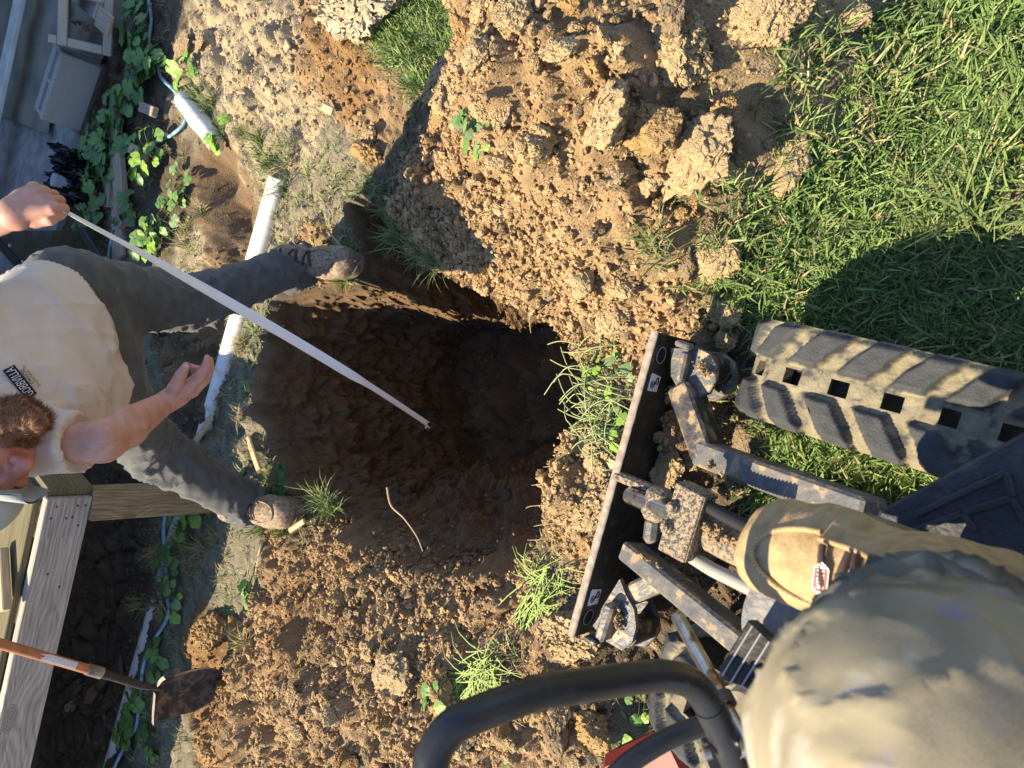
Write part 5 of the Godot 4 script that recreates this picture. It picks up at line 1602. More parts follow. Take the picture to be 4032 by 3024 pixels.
func track(o: Node3D, xc: float, z0: float, z1: float) -> void:
	var R := .165
	var W := .092
	var straight := z1 - z0
	var arc := PI * R
	var total := straight * 2.0 + arc * 2.0
	var pitch: float = total / round(total / .083)
	var ns := int(total / .0045)
	var nt := 54
	var nz := noise(61, 9.0, 4)
	var nz2 := noise(62, 40.0, 3)
	var at := func(s: float) -> Array:   # position on the path (z,y) and outward normal
		s = fposmod(s, total)
		if s < straight:                  # top run, front to rear
			return [Vector2(z0 + s, R * 2.0 + .005), Vector2(0, 1)]
		s -= straight
		if s < arc:
			var a := s / R
			return [Vector2(z1 + sin(a) * R, R + .005 + cos(a) * R), Vector2(sin(a), cos(a))]
		s -= arc
		if s < straight:
			return [Vector2(z1 - s, .005), Vector2(0, -1)]
		s -= straight
		var b := s / R
		return [Vector2(z0 - sin(b) * R, R + .005 - cos(b) * R), Vector2(-sin(b), -cos(b))]
	var hole := func(i: int, j: int) -> bool:
		var x: float = ((j + .5) / nt * 2.0 - 1.0) * W
		var ph := fposmod((i + .5) / ns * total / pitch, 1.0)
		return abs(x) < .0135 and ph > .24 and ph < .60
	var mb := MB.new()
	var inner := MB.new()
	for i in ns + 1:
		var s := float(i) / ns * total
		var q: Array = at.call(s)
		for j in nt + 1:
			var t := float(j) / nt * 2.0 - 1.0
			var x := t * W
			var side := 0.5 if x < 0.0 else 0.0
			var k: float = (s - abs(x) * .75) / pitch + side
			var ph := fposmod(k + nz.get_noise_2d(x * 2.0, s * 2.0) * .06, 1.0)
			var lug := smoothstep(.0, .1, ph) * (1.0 - smoothstep(.6, .72, ph)) * smoothstep(.019, .03, abs(x))
			var h := .006 + lug * .019 - .012 * smoothstep(.86, 1.0, abs(t)) + nz2.get_noise_2d(x, s) * .0012
			h += .003 * (1.0 - smoothstep(.016, .03, abs(x))) + max(0.0, nz.get_noise_2d(x * 5.0 + 4.0, s * 5.0)) * .003 * (1.0 - lug)
			var p := ex(xc + x, q[0].y + q[1].y * h, q[0].x + q[1].x * h)
			var dry := clamp(.72 - lug * 1.05 + nz.get_noise_2d(x * 3.0, s * 3.0) * .7 + nz2.get_noise_2d(x * 1.5, s * 1.5 + 7.0) * .3 + smoothstep(.85, 1.0, abs(t)) * .3, 0.0, 1.0)
			mb.col = Color(.04, .046, .055).lerp(Color(.275, .235, .15), .06 + .86 * smoothstep(.28, .7, dry))
			mb.vert(p, ex(0, q[1].y, q[1].x))
			inner.vert(ex(xc + x, q[0].y - q[1].y * .012, q[0].x - q[1].x * .012), ex(0, -q[1].y, -q[1].x))
	for i in ns:
		for j in nt:
			if hole.call(i, j):
				continue
			var a := i * (nt + 1) + j
			for m in [mb, inner]:
				m.tri(a, a + 1, a + nt + 2)
				m.tri(a, a + nt + 2, a + nt + 1)
			for e in [[-1, 0, a, a + 1], [1, 0, a + nt + 1, a + nt + 2], [0, -1, a, a + nt + 1], [0, 1, a + 1, a + nt + 2]]:
				var jj: int = j + e[1]
				if jj < 0 or jj >= nt or hole.call((i + e[0] + ns) % ns, jj):
					var m1: Vector3 = (mb.v[a] + mb.v[a + nt + 2]) * .5
					var s0 := inner.v.size()
					var w := [mb.v[e[2]], mb.v[e[3]], inner.v[e[3]], inner.v[e[2]]]
					inner.col = Color(.1, .085, .06)
					var nn: Vector3 = (w[1] - w[0]).cross(w[2] - w[0]).normalized()
					if nn.dot((w[0] + w[1]) * .5 - m1) < 0: nn = -nn
					for p in w:
						inner.vert(p, nn)
					inner.tri(s0, s0 + 1, s0 + 2)
					inner.tri(s0, s0 + 2, s0 + 3)
	renormal(mb)
	join(mb, inner)
	put(mb, "track_belt", M.rubber, o)
	for w in [[z0, R - .02], [z1, R - .02], [lerp(z0, z1, .35), .06], [lerp(z0, z1, .65), .06]]:
		var c := MB.new()
		var y: float = R + .005 if w[1] > .1 else .08
		c.tube([ex(xc - .06, y, w[0]), ex(xc + .06, y, w[0])], [w[1]], 28)
		put(c, "roller", M.black, o)
	var f := MB.new()
	f.bar(ex(xc, R, z0 + .1), ex(xc, R, z1 - .1), .1, .16, Vector3.UP, .01)
	put(f, "track_frame", M.black, o)

func hose(o: Node3D, pts: Array, r: float, ribs: float, m: Material) -> void:
	var sp := spline(pts, 40)
	var rr := []
	var ln := 0.0
	for i in sp.size():
		if i > 0: ln += sp[i].distance_to(sp[i - 1])
		rr.append(r * (1.0 + .13 * sin(ln / ribs * TAU)))
	var mb := MB.new()
	mb.tube(sp, rr, 14)
	put(mb, "hydraulic_hose", m, o)

func make_excavator() -> void:
	var o := thing("excavator", ex(-.34, 0, 0), "muddy mini excavator with a blade, rubber tracks and black grab bar", "excavator")
	track(o, -.017, -.405, .75)
	track(o, -.663, -.405, .75)
	var mb := MB.new()
	# blade: plate with slightly worn top edge, holes near its ends
	var bw := .683
	var poly := [Vector2(-bw, 0.01), Vector2(0, 0.01), Vector2(0, .288), Vector2(-bw, .288)]
	var bx := Transform3D(Basis(XL, Vector3.UP, BK), BK * -.768)
	mb.extrude(poly, bx, .018, .002)
	put(mb, "blade_plate", M.black, o)
	mb = MB.new()
	var en := noise(45, 30.0, 3)
	mb.grid(func(u, w):
		var a: float = PI * w
		var x: float = -bw * u
		return ex(x, .2885 + sin(a) * .005 + en.get_noise_2d(x, w * .02) * .0015, -.768 + cos(a) * .0095), 160, 8)
	put(mb, "worn_edge", M.edge, o)
	for x in [-.045, -.64]:
		mb = MB.new()
		mb.tube([ex(x, .255, -.7595), ex(x, .255, -.7575)], [.017], 24, true)
		put(mb, "bolt_hole", M.hole, o)
		mb = MB.new()
		var rg := []
		for i in 25:
			rg.append(ex(x + cos(TAU * i / 24) * .0175, .255 + sin(TAU * i / 24) * .0175, -.7575))
		mb.tube(rg, [.0012], 6, false)
		put(mb, "hole_rim", M.edge, o)
	for x in [-.105, -.592]:
		var st := MB.new()
		var q := Transform3D(Basis(XL, Vector3.UP, BK), ex(x, .253, -.7572))
		st.extrude([Vector2(-.019, -.019), Vector2(.015, -.021), Vector2(.02, .017), Vector2(.016, .021), Vector2(-.018, .02)], q, .0016)
		var sn := put(st, "hook_sticker", M.white, o)
		var sy := MB.new()
		var cc := []
		for i in 17:
			cc.append(q * Vector3(cos(TAU * i / 16) * .0075 - .004, sin(TAU * i / 16) * .0075 + .008, .0014))
		sy.tube(cc, [.001], 5, false)
		sy.tube(spline([q * Vector3(-.003, .0, .0014), q * Vector3(.003, -.004, .0014), q * Vector3(.009, -.004, .0014), q * Vector3(.011, -.010, .0014), q * Vector3(.004, -.014, .0014), q * Vector3(-.004, -.011, .0014)], 5), [.0022, .0022, .0022, .0022, .002, .0016], 6)
		var star := []
		for i in 10:
			star.append(Vector2(-.004, .008) + Vector2.from_angle(TAU * i / 10.0) * (.0045 if i % 2 == 0 else .0022))
		sy.extrude(star, Transform3D(q.basis, q * Vector3(0, 0, .0016)), .0008)
		put(sy, "hook_symbol", M.black, sn)
	mb = MB.new()
	mb.bar(ex(-bw + .01, .05, -.745), ex(-.01, .05, -.745), .05, .06, Vector3.UP, .006)
	put(mb, "lower_rail", M.steel, o)
	# hinge ears at both ends: two flat plates and a pin between
	for s in 2:
		var up: Array
		var dn: Array
		var pin: Vector3
		if s == 0:
			up = [Vector3(0.1120, 0.2350, -0.7439), Vector3(0.1162, 0.2350, -0.6835), Vector3(0.1052, 0.2350, -0.6542), Vector3(0.0814, 0.2350, -0.6367), Vector3(0.0505, 0.2350, -0.6354), Vector3(0.0235, 0.2350, -0.6476), Vector3(-0.0010, 0.2350, -0.6954), Vector3(0.0530, 0.2350, -0.7369)]
			dn = [Vector3(0.1216, 0.1200, -0.7726), Vector3(0.1167, 0.1200, -0.6753), Vector3(0.0963, 0.1200, -0.6471), Vector3(0.0695, 0.1200, -0.6384), Vector3(0.0389, 0.1200, -0.6435), Vector3(0.0099, 0.1200, -0.6866), Vector3(0.0159, 0.1200, -0.7416)]
			pin = Vector3(0.0780, 0.1800, -0.6789)
		else:
			up = [Vector3(-0.3955, 0.2350, -0.8054), Vector3(-0.4241, 0.2350, -0.7878), Vector3(-0.4503, 0.2350, -0.7633), Vector3(-0.4857, 0.2350, -0.7539), Vector3(-0.5200, 0.2350, -0.7596), Vector3(-0.5443, 0.2350, -0.7817), Vector3(-0.5367, 0.2350, -0.8232), Vector3(-0.5120, 0.2350, -0.8629)]
			dn = [Vector3(-0.4462, 0.1200, -0.8276), Vector3(-0.4530, 0.1200, -0.7871), Vector3(-0.4925, 0.1200, -0.7629), Vector3(-0.5333, 0.1200, -0.7644), Vector3(-0.5632, 0.1200, -0.7868), Vector3(-0.5695, 0.1200, -0.8258), Vector3(-0.5260, 0.1200, -0.8585)]
			pin = Vector3(-0.5107, 0.1800, -0.7851)
		put(slab4(up, .014, .002), "hinge_plate", M.steel_grey, o)
		put(slab4(dn, .014, .002), "hinge_plate", M.steel_grey, o)
		mb = MB.new()
		mb.tube([Vector3(pin.x, .115, pin.z), Vector3(pin.x, .225, pin.z)], [.03], 22)
		put(mb, "hinge_pin", M.steel, o)
	var bar := func(called: String, a: Vector3, b: Vector3, w: float, h: float, m: Material, bev := .006) -> void:
		var q := MB.new()
		q.bar(a, b, w, h, Vector3.UP, bev)
		put(q, called, m, o)
	bar.call("wing_bracket", Vector3(0.1218, 0.2550, -0.7184), Vector3(0.1139, 0.2550, -0.6866), .014, .03, M.steel_grey)
	bar.call("wing_bracket", Vector3(0.1049, 0.2500, -0.6976), Vector3(0.0438, 0.2500, -0.7048), .016, .03, M.steel_grey)
	bar.call("wing_bracket", Vector3(-0.4459, 0.2500, -0.8059), Vector3(-0.5312, 0.2500, -0.8242), .024, .04, M.steel_grey)
	bar.call("wing_bracket", Vector3(-0.5292, 0.2500, -0.8542), Vector3(-0.5351, 0.2500, -0.8224), .012, .06, M.steel)
	bar.call("blade_arm", Vector3(-0.0967, 0.2500, -0.6351), Vector3(-0.1435, 0.3700, -0.2878), .05, .07, M.steel_grey)
	bar.call("arm_elbow", Vector3(0.0297, 0.2200, -0.7064), Vector3(-0.1073, 0.2500, -0.6203), .05, .08, M.steel)
	bar.call("blade_arm", Vector3(-0.3245, 0.2500, -0.7800), Vector3(-0.4150, 0.3700, -0.4426), .042, .06, M.steel_grey)
	bar.call("arm_elbow", Vector3(-0.4373, 0.1900, -0.8012), Vector3(-0.3629, 0.2100, -0.6944), .045, .06, M.steel_grey)
	bar.call("cross_pin", Vector3(-0.2435, 0.2700, -0.7229), Vector3(-0.2964, 0.2700, -0.7236), .03, .03, M.steel_grey, .012)
	mb = MB.new()
	mb.tube([Vector3(-0.2143, 0.3600, -0.6090), Vector3(-0.2183, 0.3600, -0.5931), Vector3(-0.2753, 0.4200, -0.3331)], [.03, .035, .035], 24)
	put(mb, "cylinder_barrel", M.steel_mud, o)
	mb = MB.new()
	mb.tube([Vector3(-0.2039, 0.2900, -0.7715), Vector3(-0.2170, 0.3600, -0.5983)], [.018], 16)
	put(mb, "cylinder_rod", M.rod, o)
	mb = MB.new()
	mb.box(Transform3D(Basis(XL, Vector3.UP, BK), Vector3(-0.2071, 0.3100, -0.6952)), Vector3(.07, .05, .05), .012)
	mb.box(Transform3D(Basis(XL, Vector3.UP, BK), Vector3(-0.1772, 0.2800, -0.7685)), Vector3(.02, .03, .1), .008)
	put(mb, "rod_clevis", M.steel_mud, o)
	# bent guard over the cylinder with two bolts
	var ga: Vector3 = Vector3(-0.1438, 0.4300, -0.6017)
	var gb: Vector3 = Vector3(-0.1600, 0.4300, -0.5471)
	var gd: Vector3 = Vector3(-0.2677, 0.4300, -0.6234)
	var ge: Vector3 = Vector3(-0.2808, 0.4300, -0.5716)
	put(slab4([ga, gb, ge, gd], .006, .0015), "cylinder_guard", M.steel_mud, o)
	mb = MB.new()
	mb.bar((gb + Vector3(0, -.028, 0)), (ge + Vector3(0, -.028, 0)), .005, .048, Vector3.UP, .001)
	mb.bar((ga + Vector3(0, -.028, 0)), (gb + Vector3(0, -.028, 0)) - (gb - ga) * .04, .005, .048, Vector3.UP, .001)
	mb.bar((gd + Vector3(0, -.028, 0)), (ge + Vector3(0, -.028, 0)) - (ge - gd) * .04, .005, .048, Vector3.UP, .001)
	put(mb, "guard_flange", M.steel_mud, o)
	for q in [Vector3(-0.1894, 0.4350, -0.6022), Vector3(-0.2264, 0.4350, -0.6094)]:
		mb = MB.new()
		mb.tube([q - Vector3(0, .006, 0), q + Vector3(0, .002, 0)], [.011], 20)
		mb.tube([q, q + Vector3(0, .009, 0)], [.0075], 6)
		put(mb, "bolt", M.steel_mud, o)
	hose(o, [Vector3(-0.1760, 0.4000, -0.5568), Vector3(-0.1861, 0.4200, -0.5112), Vector3(-0.1948, 0.4500, -0.4490)], .011, .008, M.hose_black)
	hose(o, [Vector3(-0.2788, 0.3800, -0.5774), Vector3(-0.2862, 0.4000, -0.5321), Vector3(-0.2898, 0.4200, -0.4858), Vector3(-0.2966, 0.4400, -0.4247)], .0115, .007, M.hose_grey)
	# chassis and platform
	bar.call("undercarriage", ex(-.34, .22, -.22), ex(-.34, .22, .7), .36, .2, M.black, .02)
	bar.call("axle_beam", ex(-.6, .16, -.1), ex(-.08, .16, -.1), .14, .1, M.black, .02)
	bar.call("turntable", ex(-.34, .38, -.12), ex(-.34, .38, .6), .44, .1, M.black, .03)
	var fl := [Vector3(-0.1116, 0.6000, -0.2300), Vector3(0.0625, 0.6000, -0.0206), Vector3(0.0577, 0.6000, 0.2115), Vector3(-0.2266, 0.6000, 0.2312), Vector3(-0.2671, 0.6000, -0.1463), Vector3(-0.1499, 0.6000, -0.2390)]
	put(slab4(fl, .03, .004), "floor_mat", M.mat_rubber, o)
	for q in [[Vector3(-0.1359, 0.6020, -0.1980), Vector3(-0.0967, 0.6020, -0.1377)], [Vector3(-0.0967, 0.6020, -0.1377), Vector3(-0.0695, 0.6020, -0.0901)], [Vector3(-0.0695, 0.6020, -0.0901), Vector3(-0.0965, 0.6020, -0.0761)], [Vector3(-0.0695, 0.6020, -0.0901), Vector3(-0.0410, 0.6020, -0.0989)], [Vector3(-0.0410, 0.6020, -0.0989), Vector3(-0.1099, 0.6020, -0.1890)], [Vector3(-0.0196, 0.6020, -0.0761), Vector3(0.0166, 0.6020, -0.0234)], [Vector3(-0.0967, 0.6020, -0.1377), Vector3(-0.1153, 0.6020, -0.1228)]]:
		bar.call("mat_rib", q[0], q[1], .008, .006, M.mat_rubber, .002)
	# round foot pad
	var dc: Vector3 = Vector3(-0.2767, 0.6600, -0.2795)
	for q in [[.092, .0], [.078, .004], [.06, .008]]:
		mb = MB.new()
		mb.tube([dc + Vector3(0, -.012, 0), dc + Vector3(0, q[1], 0)], [q[0]], 48)
		put(mb, "foot_pad", M.pedal, o)
	bar.call("pad_bracket", dc + Vector3(0, -.03, 0), dc + Vector3(0, -.03, .3), .05, .03, M.steel)
	# finned pedal
	var pc: Vector3 = Vector3(-0.3159, 0.7200, -0.3216)
	var pz: Vector3 = (Vector3(-0.3299, 0.7200, -0.3447) - Vector3(-0.2815, 0.7200, -0.3238)).normalized()
	var px := Vector3.UP.cross(pz).normalized()
	var pt := Transform3D(Basis(px, Vector3.UP, pz) * Basis(Vector3.BACK, .25), pc)
	mb = MB.new()
	mb.box(pt, Vector3(.075, .02, .085), .004)
	put(mb, "travel_pedal", M.black, o)
	for i in 5:
		mb = MB.new()
		mb.box(pt * Transform3D(Basis(), Vector3(-.026 + i * .014, .0115, 0)), Vector3(.0022, .004, .08), .001)
		put(mb, "pedal_rib", M.rib, o)
	mb = MB.new()
	mb.bar(pc + Vector3(0, -.03, .02), pc + Vector3(-.03, -.06, -.06), .03, .03, Vector3.UP, .008)
	put(mb, "pedal_mount", M.steel, o)
	# lever with two stacked rods
	var la: Vector3 = Vector3(-0.2742, 0.7618, -0.4158)
	var lb: Vector3 = Vector3(-0.3293, 0.8258, -0.3206)
	var lc: Vector3 = Vector3(-0.3649, 0.8602, -0.2680)
	mb = MB.new()
	mb.tube([la, lb], [.0088], 18)
	put(mb, "travel_lever", M.rod, o)
	mb = MB.new()
	mb.tube([lb + (lc - lb) * -.06, lb + (lc - lb) * .14], [.0125], 16)
	put(mb, "lever_joint", M.steel, o)
	mb = MB.new()
	mb.tube([lb, lc + (lc - lb)], [.0075], 14)
	put(mb, "lever_rod", M.rod, o)
	mb = MB.new()
	mb.tube([Vector3(-0.3369, 0.8363, -0.3175), Vector3(-0.3753, 0.8461, -0.2822)], [.0085], 14)
	put(mb, "lever_rod", M.rod, o)
	mb = MB.new()
	mb.tube([Vector3(-0.3631, 0.7546, -0.3284), Vector3(-0.3560, 0.7702, -0.3238)], [.026], 28)
	mb.tube([Vector3(-0.3576, 0.7679, -0.3242), Vector3(-0.3529, 0.7773, -0.3215)], [.018], 24)
	put(mb, "pivot_cap", M.cap_cream, o)
	# grab bars
	mb = MB.new()
	var hp := spline([Vector3(-0.3886, 1.1625, -0.4462), Vector3(-0.3613, 1.1632, -0.4471), Vector3(-0.3362, 1.1579, -0.4485), Vector3(-0.3161, 1.1465, -0.4425), Vector3(-0.3052, 1.1244, -0.4314), Vector3(-0.2935, 1.0827, -0.4122), Vector3(-0.2901, 1.0626, -0.4036), Vector3(-0.2879, 1.0211, -0.3847), Vector3(-0.2861, 0.9706, -0.3626), Vector3(-0.2851, 0.9339, -0.3416), Vector3(-0.2934, 0.9071, -0.3249), Vector3(-0.3155, 0.8851, -0.3138), Vector3(-0.3441, 0.8658, -0.3062), Vector3(-0.3747, 0.8462, -0.2981), Vector3(-0.4218, 0.8128, -0.2890)], 8)
	mb.tube(hp, [.0165], 26)
	put(mb, "grab_bar", M.pipe, o)
	mb = MB.new()
	mb.tube([Vector3(-0.3190, 0.8831, -0.3123), Vector3(-0.3358, 0.8708, -0.3084)], [.0172], 26)
	put(mb, "bar_sleeve", M.frame, o)
	mb = MB.new()
	mb.tube(spline([Vector3(-0.4612, 0.8894, -0.4293), Vector3(-0.4304, 0.8621, -0.4118), Vector3(-0.4055, 0.8299, -0.3885), Vector3(-0.3910, 0.8070, -0.3685), Vector3(-0.3790, 0.7903, -0.3483)], 6), [.0125], 18)
	put(mb, "lower_grab_bar", M.pipe, o)
	mb = MB.new()
	mb.bar(Vector3(-0.4093, 0.8401, -0.3221), Vector3(-0.3770, 0.8022, -0.2761), .05, .012, Vector3.UP, .003)
	put(mb, "bar_mount", M.frame, o)
	mb = MB.new()
	mb.tube([Vector3(-0.3746, 0.8742, -0.3164), Vector3(-0.3719, 0.8700, -0.3113)], [.009], 8)
	put(mb, "mount_bolt", M.rod, o)
	bar.call("red_panel", Vector3(-0.7903, 0.2800, -0.7288), Vector3(-0.6628, 0.2800, -0.5743), .12, .10, M.red, .02)
	bar.call("front_panel", ex(-.62, .5, .05), ex(-.1, .5, .05), .06, .16, M.black, .02)
	bar.call("seat_base", ex(-.2, .72, .38), ex(-.2, .72, .75), .42, .2, M.black, .04)
	bar.call("seat_cushion", ex(-.2, .87, .3), ex(-.2, .87, .75), .42, .1, M.frame, .04)
	bar.call("seat_back", ex(-.2, 1.15, .78), ex(-.2, 1.15, .88), .40, .5, M.frame, .04)

# ---------------------------------------------------------------- boots
func boot(parent: Node3D, ankle: Vector3, fwd: Vector3, up: Vector3, sc: float, upper: Material, sole: Material, tall: float, tag_on := false, sd := 1) -> Node3D:
	var F := (fwd - up * fwd.dot(up)).normalized()
	var Rr := F.cross(up).normalized()
	var b := Node3D.new()
	b.name = "boot"
	parent.add_child(b, true)
	b.position = ankle - base_of(parent)
	var X := Transform3D(Basis(Rr, up, -F).scaled(Vector3.ONE), ankle)
	var W := func(x: float, y: float, z: float) -> Vector3: return ankle + (Rr * x + up * y + F * z) * sc
	var nz := noise(90 + sd, 16.0, 3)
	var bones := [[W.call(-.012, .05, .165), W.call(-.01, .056, .1), .042 * sc, .043 * sc, .03], [W.call(.014, .05, .155), W.call(.012, .056, .1), .042 * sc, .043 * sc, .03],
		[W.call(0, .062, .105), W.call(0, .10, .028), .040 * sc, .046 * sc, .04], [W.call(0, .052, -.045), W.call(0, .052, .04), .042 * sc, .042 * sc, .03],
		[W.call(0, .09, -.012), W.call(0, .10 + tall, -.014), .046 * sc, .050 * sc, .04]]
	var mb := field_mesh(bones, .0055 * sc, func(p, _n): return nz.get_noise_3dv(p) * .004)
	put(mb, "upper", upper, b)
	# welted sole
	var ol := []
	for i in 40:
		var a := TAU * i / 40
		var z := cos(a)
		var hw := .046 + .013 * smoothstep(-.3, .9, z) - .006 * (1.0 - smoothstep(.0, .5, abs(z + .25)))
		ol.append(Vector2(sin(a) * hw * sc * pow(abs(sin(a)), -.25 if abs(sin(a)) > .1 else 0.0), (.058 + z * .155) * sc))
	var sx := Transform3D(Basis(Rr, F, up if Rr.cross(F).dot(up) > 0 else -up), ankle + up * .014 * sc)
	mb = MB.new()
	mb.extrude(ol, sx, .028 * sc, .003 * sc)
	put(mb, "sole", sole, b)
	# toe seam and stitches
	var seam := []
	for i in 17:
		var a: float = lerp(-PI * .5, PI * .5, i / 16.0)
		var x := sin(a) * .036
		var z := .10 + cos(a) * .072
		seam.append(drop(bones, W.call(x, .2, z), -up, .0014))
	mb = MB.new()
	mb.tube(spline(seam, 3), [.0032 * sc], 7)
	put(mb, "toe_seam", upper, b)
	mb = MB.new()
	var ss := spline(seam, 4)
	for i in range(0, ss.size() - 1, 2):
		mb.tube([ss[i] + up * .003, ss[i].lerp(ss[i + 1], .7) + up * .003], [.0011 * sc], 4)
	put(mb, "stitching", M.stitch, b)
	# tongue, eyelet flaps and laces
	for k in 5:
		var z := .088 - k * .018
		var l := []
		for i in 7:
			var x: float = lerp(-.026, .026, i / 6.0)
			l.append(drop(bones, W.call(x, .25, z + (i - 3) * .0016 * (1 if k % 2 == 0 else -1)), -up, .006))
		mb = MB.new()
		mb.tube(spline(l, 3), [.0036 * sc], 7)
		put(mb, "lace", M.lace, b)
	for s in [-1.0, 1.0]:
		var fl := []
		for i in 6:
			fl.append(drop(bones, W.call(s * (.030 - i * .0005), .25, .10 - i * .016), -up, .0015))
		mb = MB.new()
		mb.tube(spline(fl, 3), [.003 * sc], 6)
		put(mb, "eyelet_flap", upper, b)
	if tag_on:
		var c: Vector3 = drop(bones, W.call(-.004, .25, .088), -up, .007)
		var q := Transform3D(Basis(Rr, -F, up), c)
		var hx := [Vector2(-.017, 0), Vector2(-.011, .0075), Vector2(.011, .0075), Vector2(.017, 0), Vector2(.011, -.0075), Vector2(-.011, -.0075)]
		mb = MB.new()
		mb.extrude(hx, q, .0016)
		var tn := put(mb, "lace_tag", M.white, b)
		var hi := []
		for v in hx: hi.append(v * .86)
		mb = MB.new()
		mb.extrude(hi, Transform3D(q.basis, c + up * .0008), .0012)
		put(mb, "tag_face", M.tag_red, tn)
		letters("TRUNK", .0075, Transform3D(q.basis, c + up * .0016), M.white, b, "tag_lettering")
	return b

# first surface of a bone field along a ray (coarse march)
func drop(bones: Array, from: Vector3, dir: Vector3, off: float) -> Vector3:
	var p := from
	for i in 60:
		var d := 1.0
		for q in bones:
			var a: Vector3 = q[0]
			var ab: Vector3 = q[1] - a
			var w: float = clamp((p - a).dot(ab) / max(ab.length_squared(), 1e-9), 0.0, 1.0)
			var e: float = (p - a - ab * w).length() - lerp(float(q[2]), float(q[3]), w)
			var k: float = q[4]
			if d < 1.0 and e < d + k:
				var h: float = clamp(0.5 + 0.5 * (d - e) / k, 0.0, 1.0)
				d = lerp(d, e, h) - k * h * (1.0 - h)
			else:
				d = min(d, e)
		if d < .0008: break
		p += dir * d * .9
	return p - dir * off

func letters(text: String, size: float, x: Transform3D, m: Material, parent: Node3D, called: String) -> void:
	var f := SystemFont.new()
	f.font_names = PackedStringArray(["Droid Sans"])
	var t := TextMesh.new()
	t.text = text
	t.font = f
	t.font_size = 32
	t.pixel_size = size / 24.0
	t.depth = .0006
	var o := put_mesh(t, called, m, parent)
	o.transform = Transform3D(x.basis, x.origin - base_of(parent))

# ---------------------------------------------------------------- the man with the tape
func hit(mb: MB, from: Vector3, dir: Vector3) -> Array:
	var best := 1e9
	var bi := 0
	for i in mb.v.size():
		var w := mb.v[i] - from
		var t := w.dot(dir)
		var e := (w - dir * t).length()
		var s := e * 60.0 + t
		if s < best:
			best = s
			bi = i
	return [mb.v[bi], mb.n[bi]]

func finger(bones: Array, pts: Array, r0: float, r1: float) -> void:
	for i in pts.size() - 1:
		var n: int = pts.size() - 1
		bones.append([pts[i], pts[i + 1], lerp(r0, r1, float(i) / n), lerp(r0, r1, float(i + 1) / n), .004])

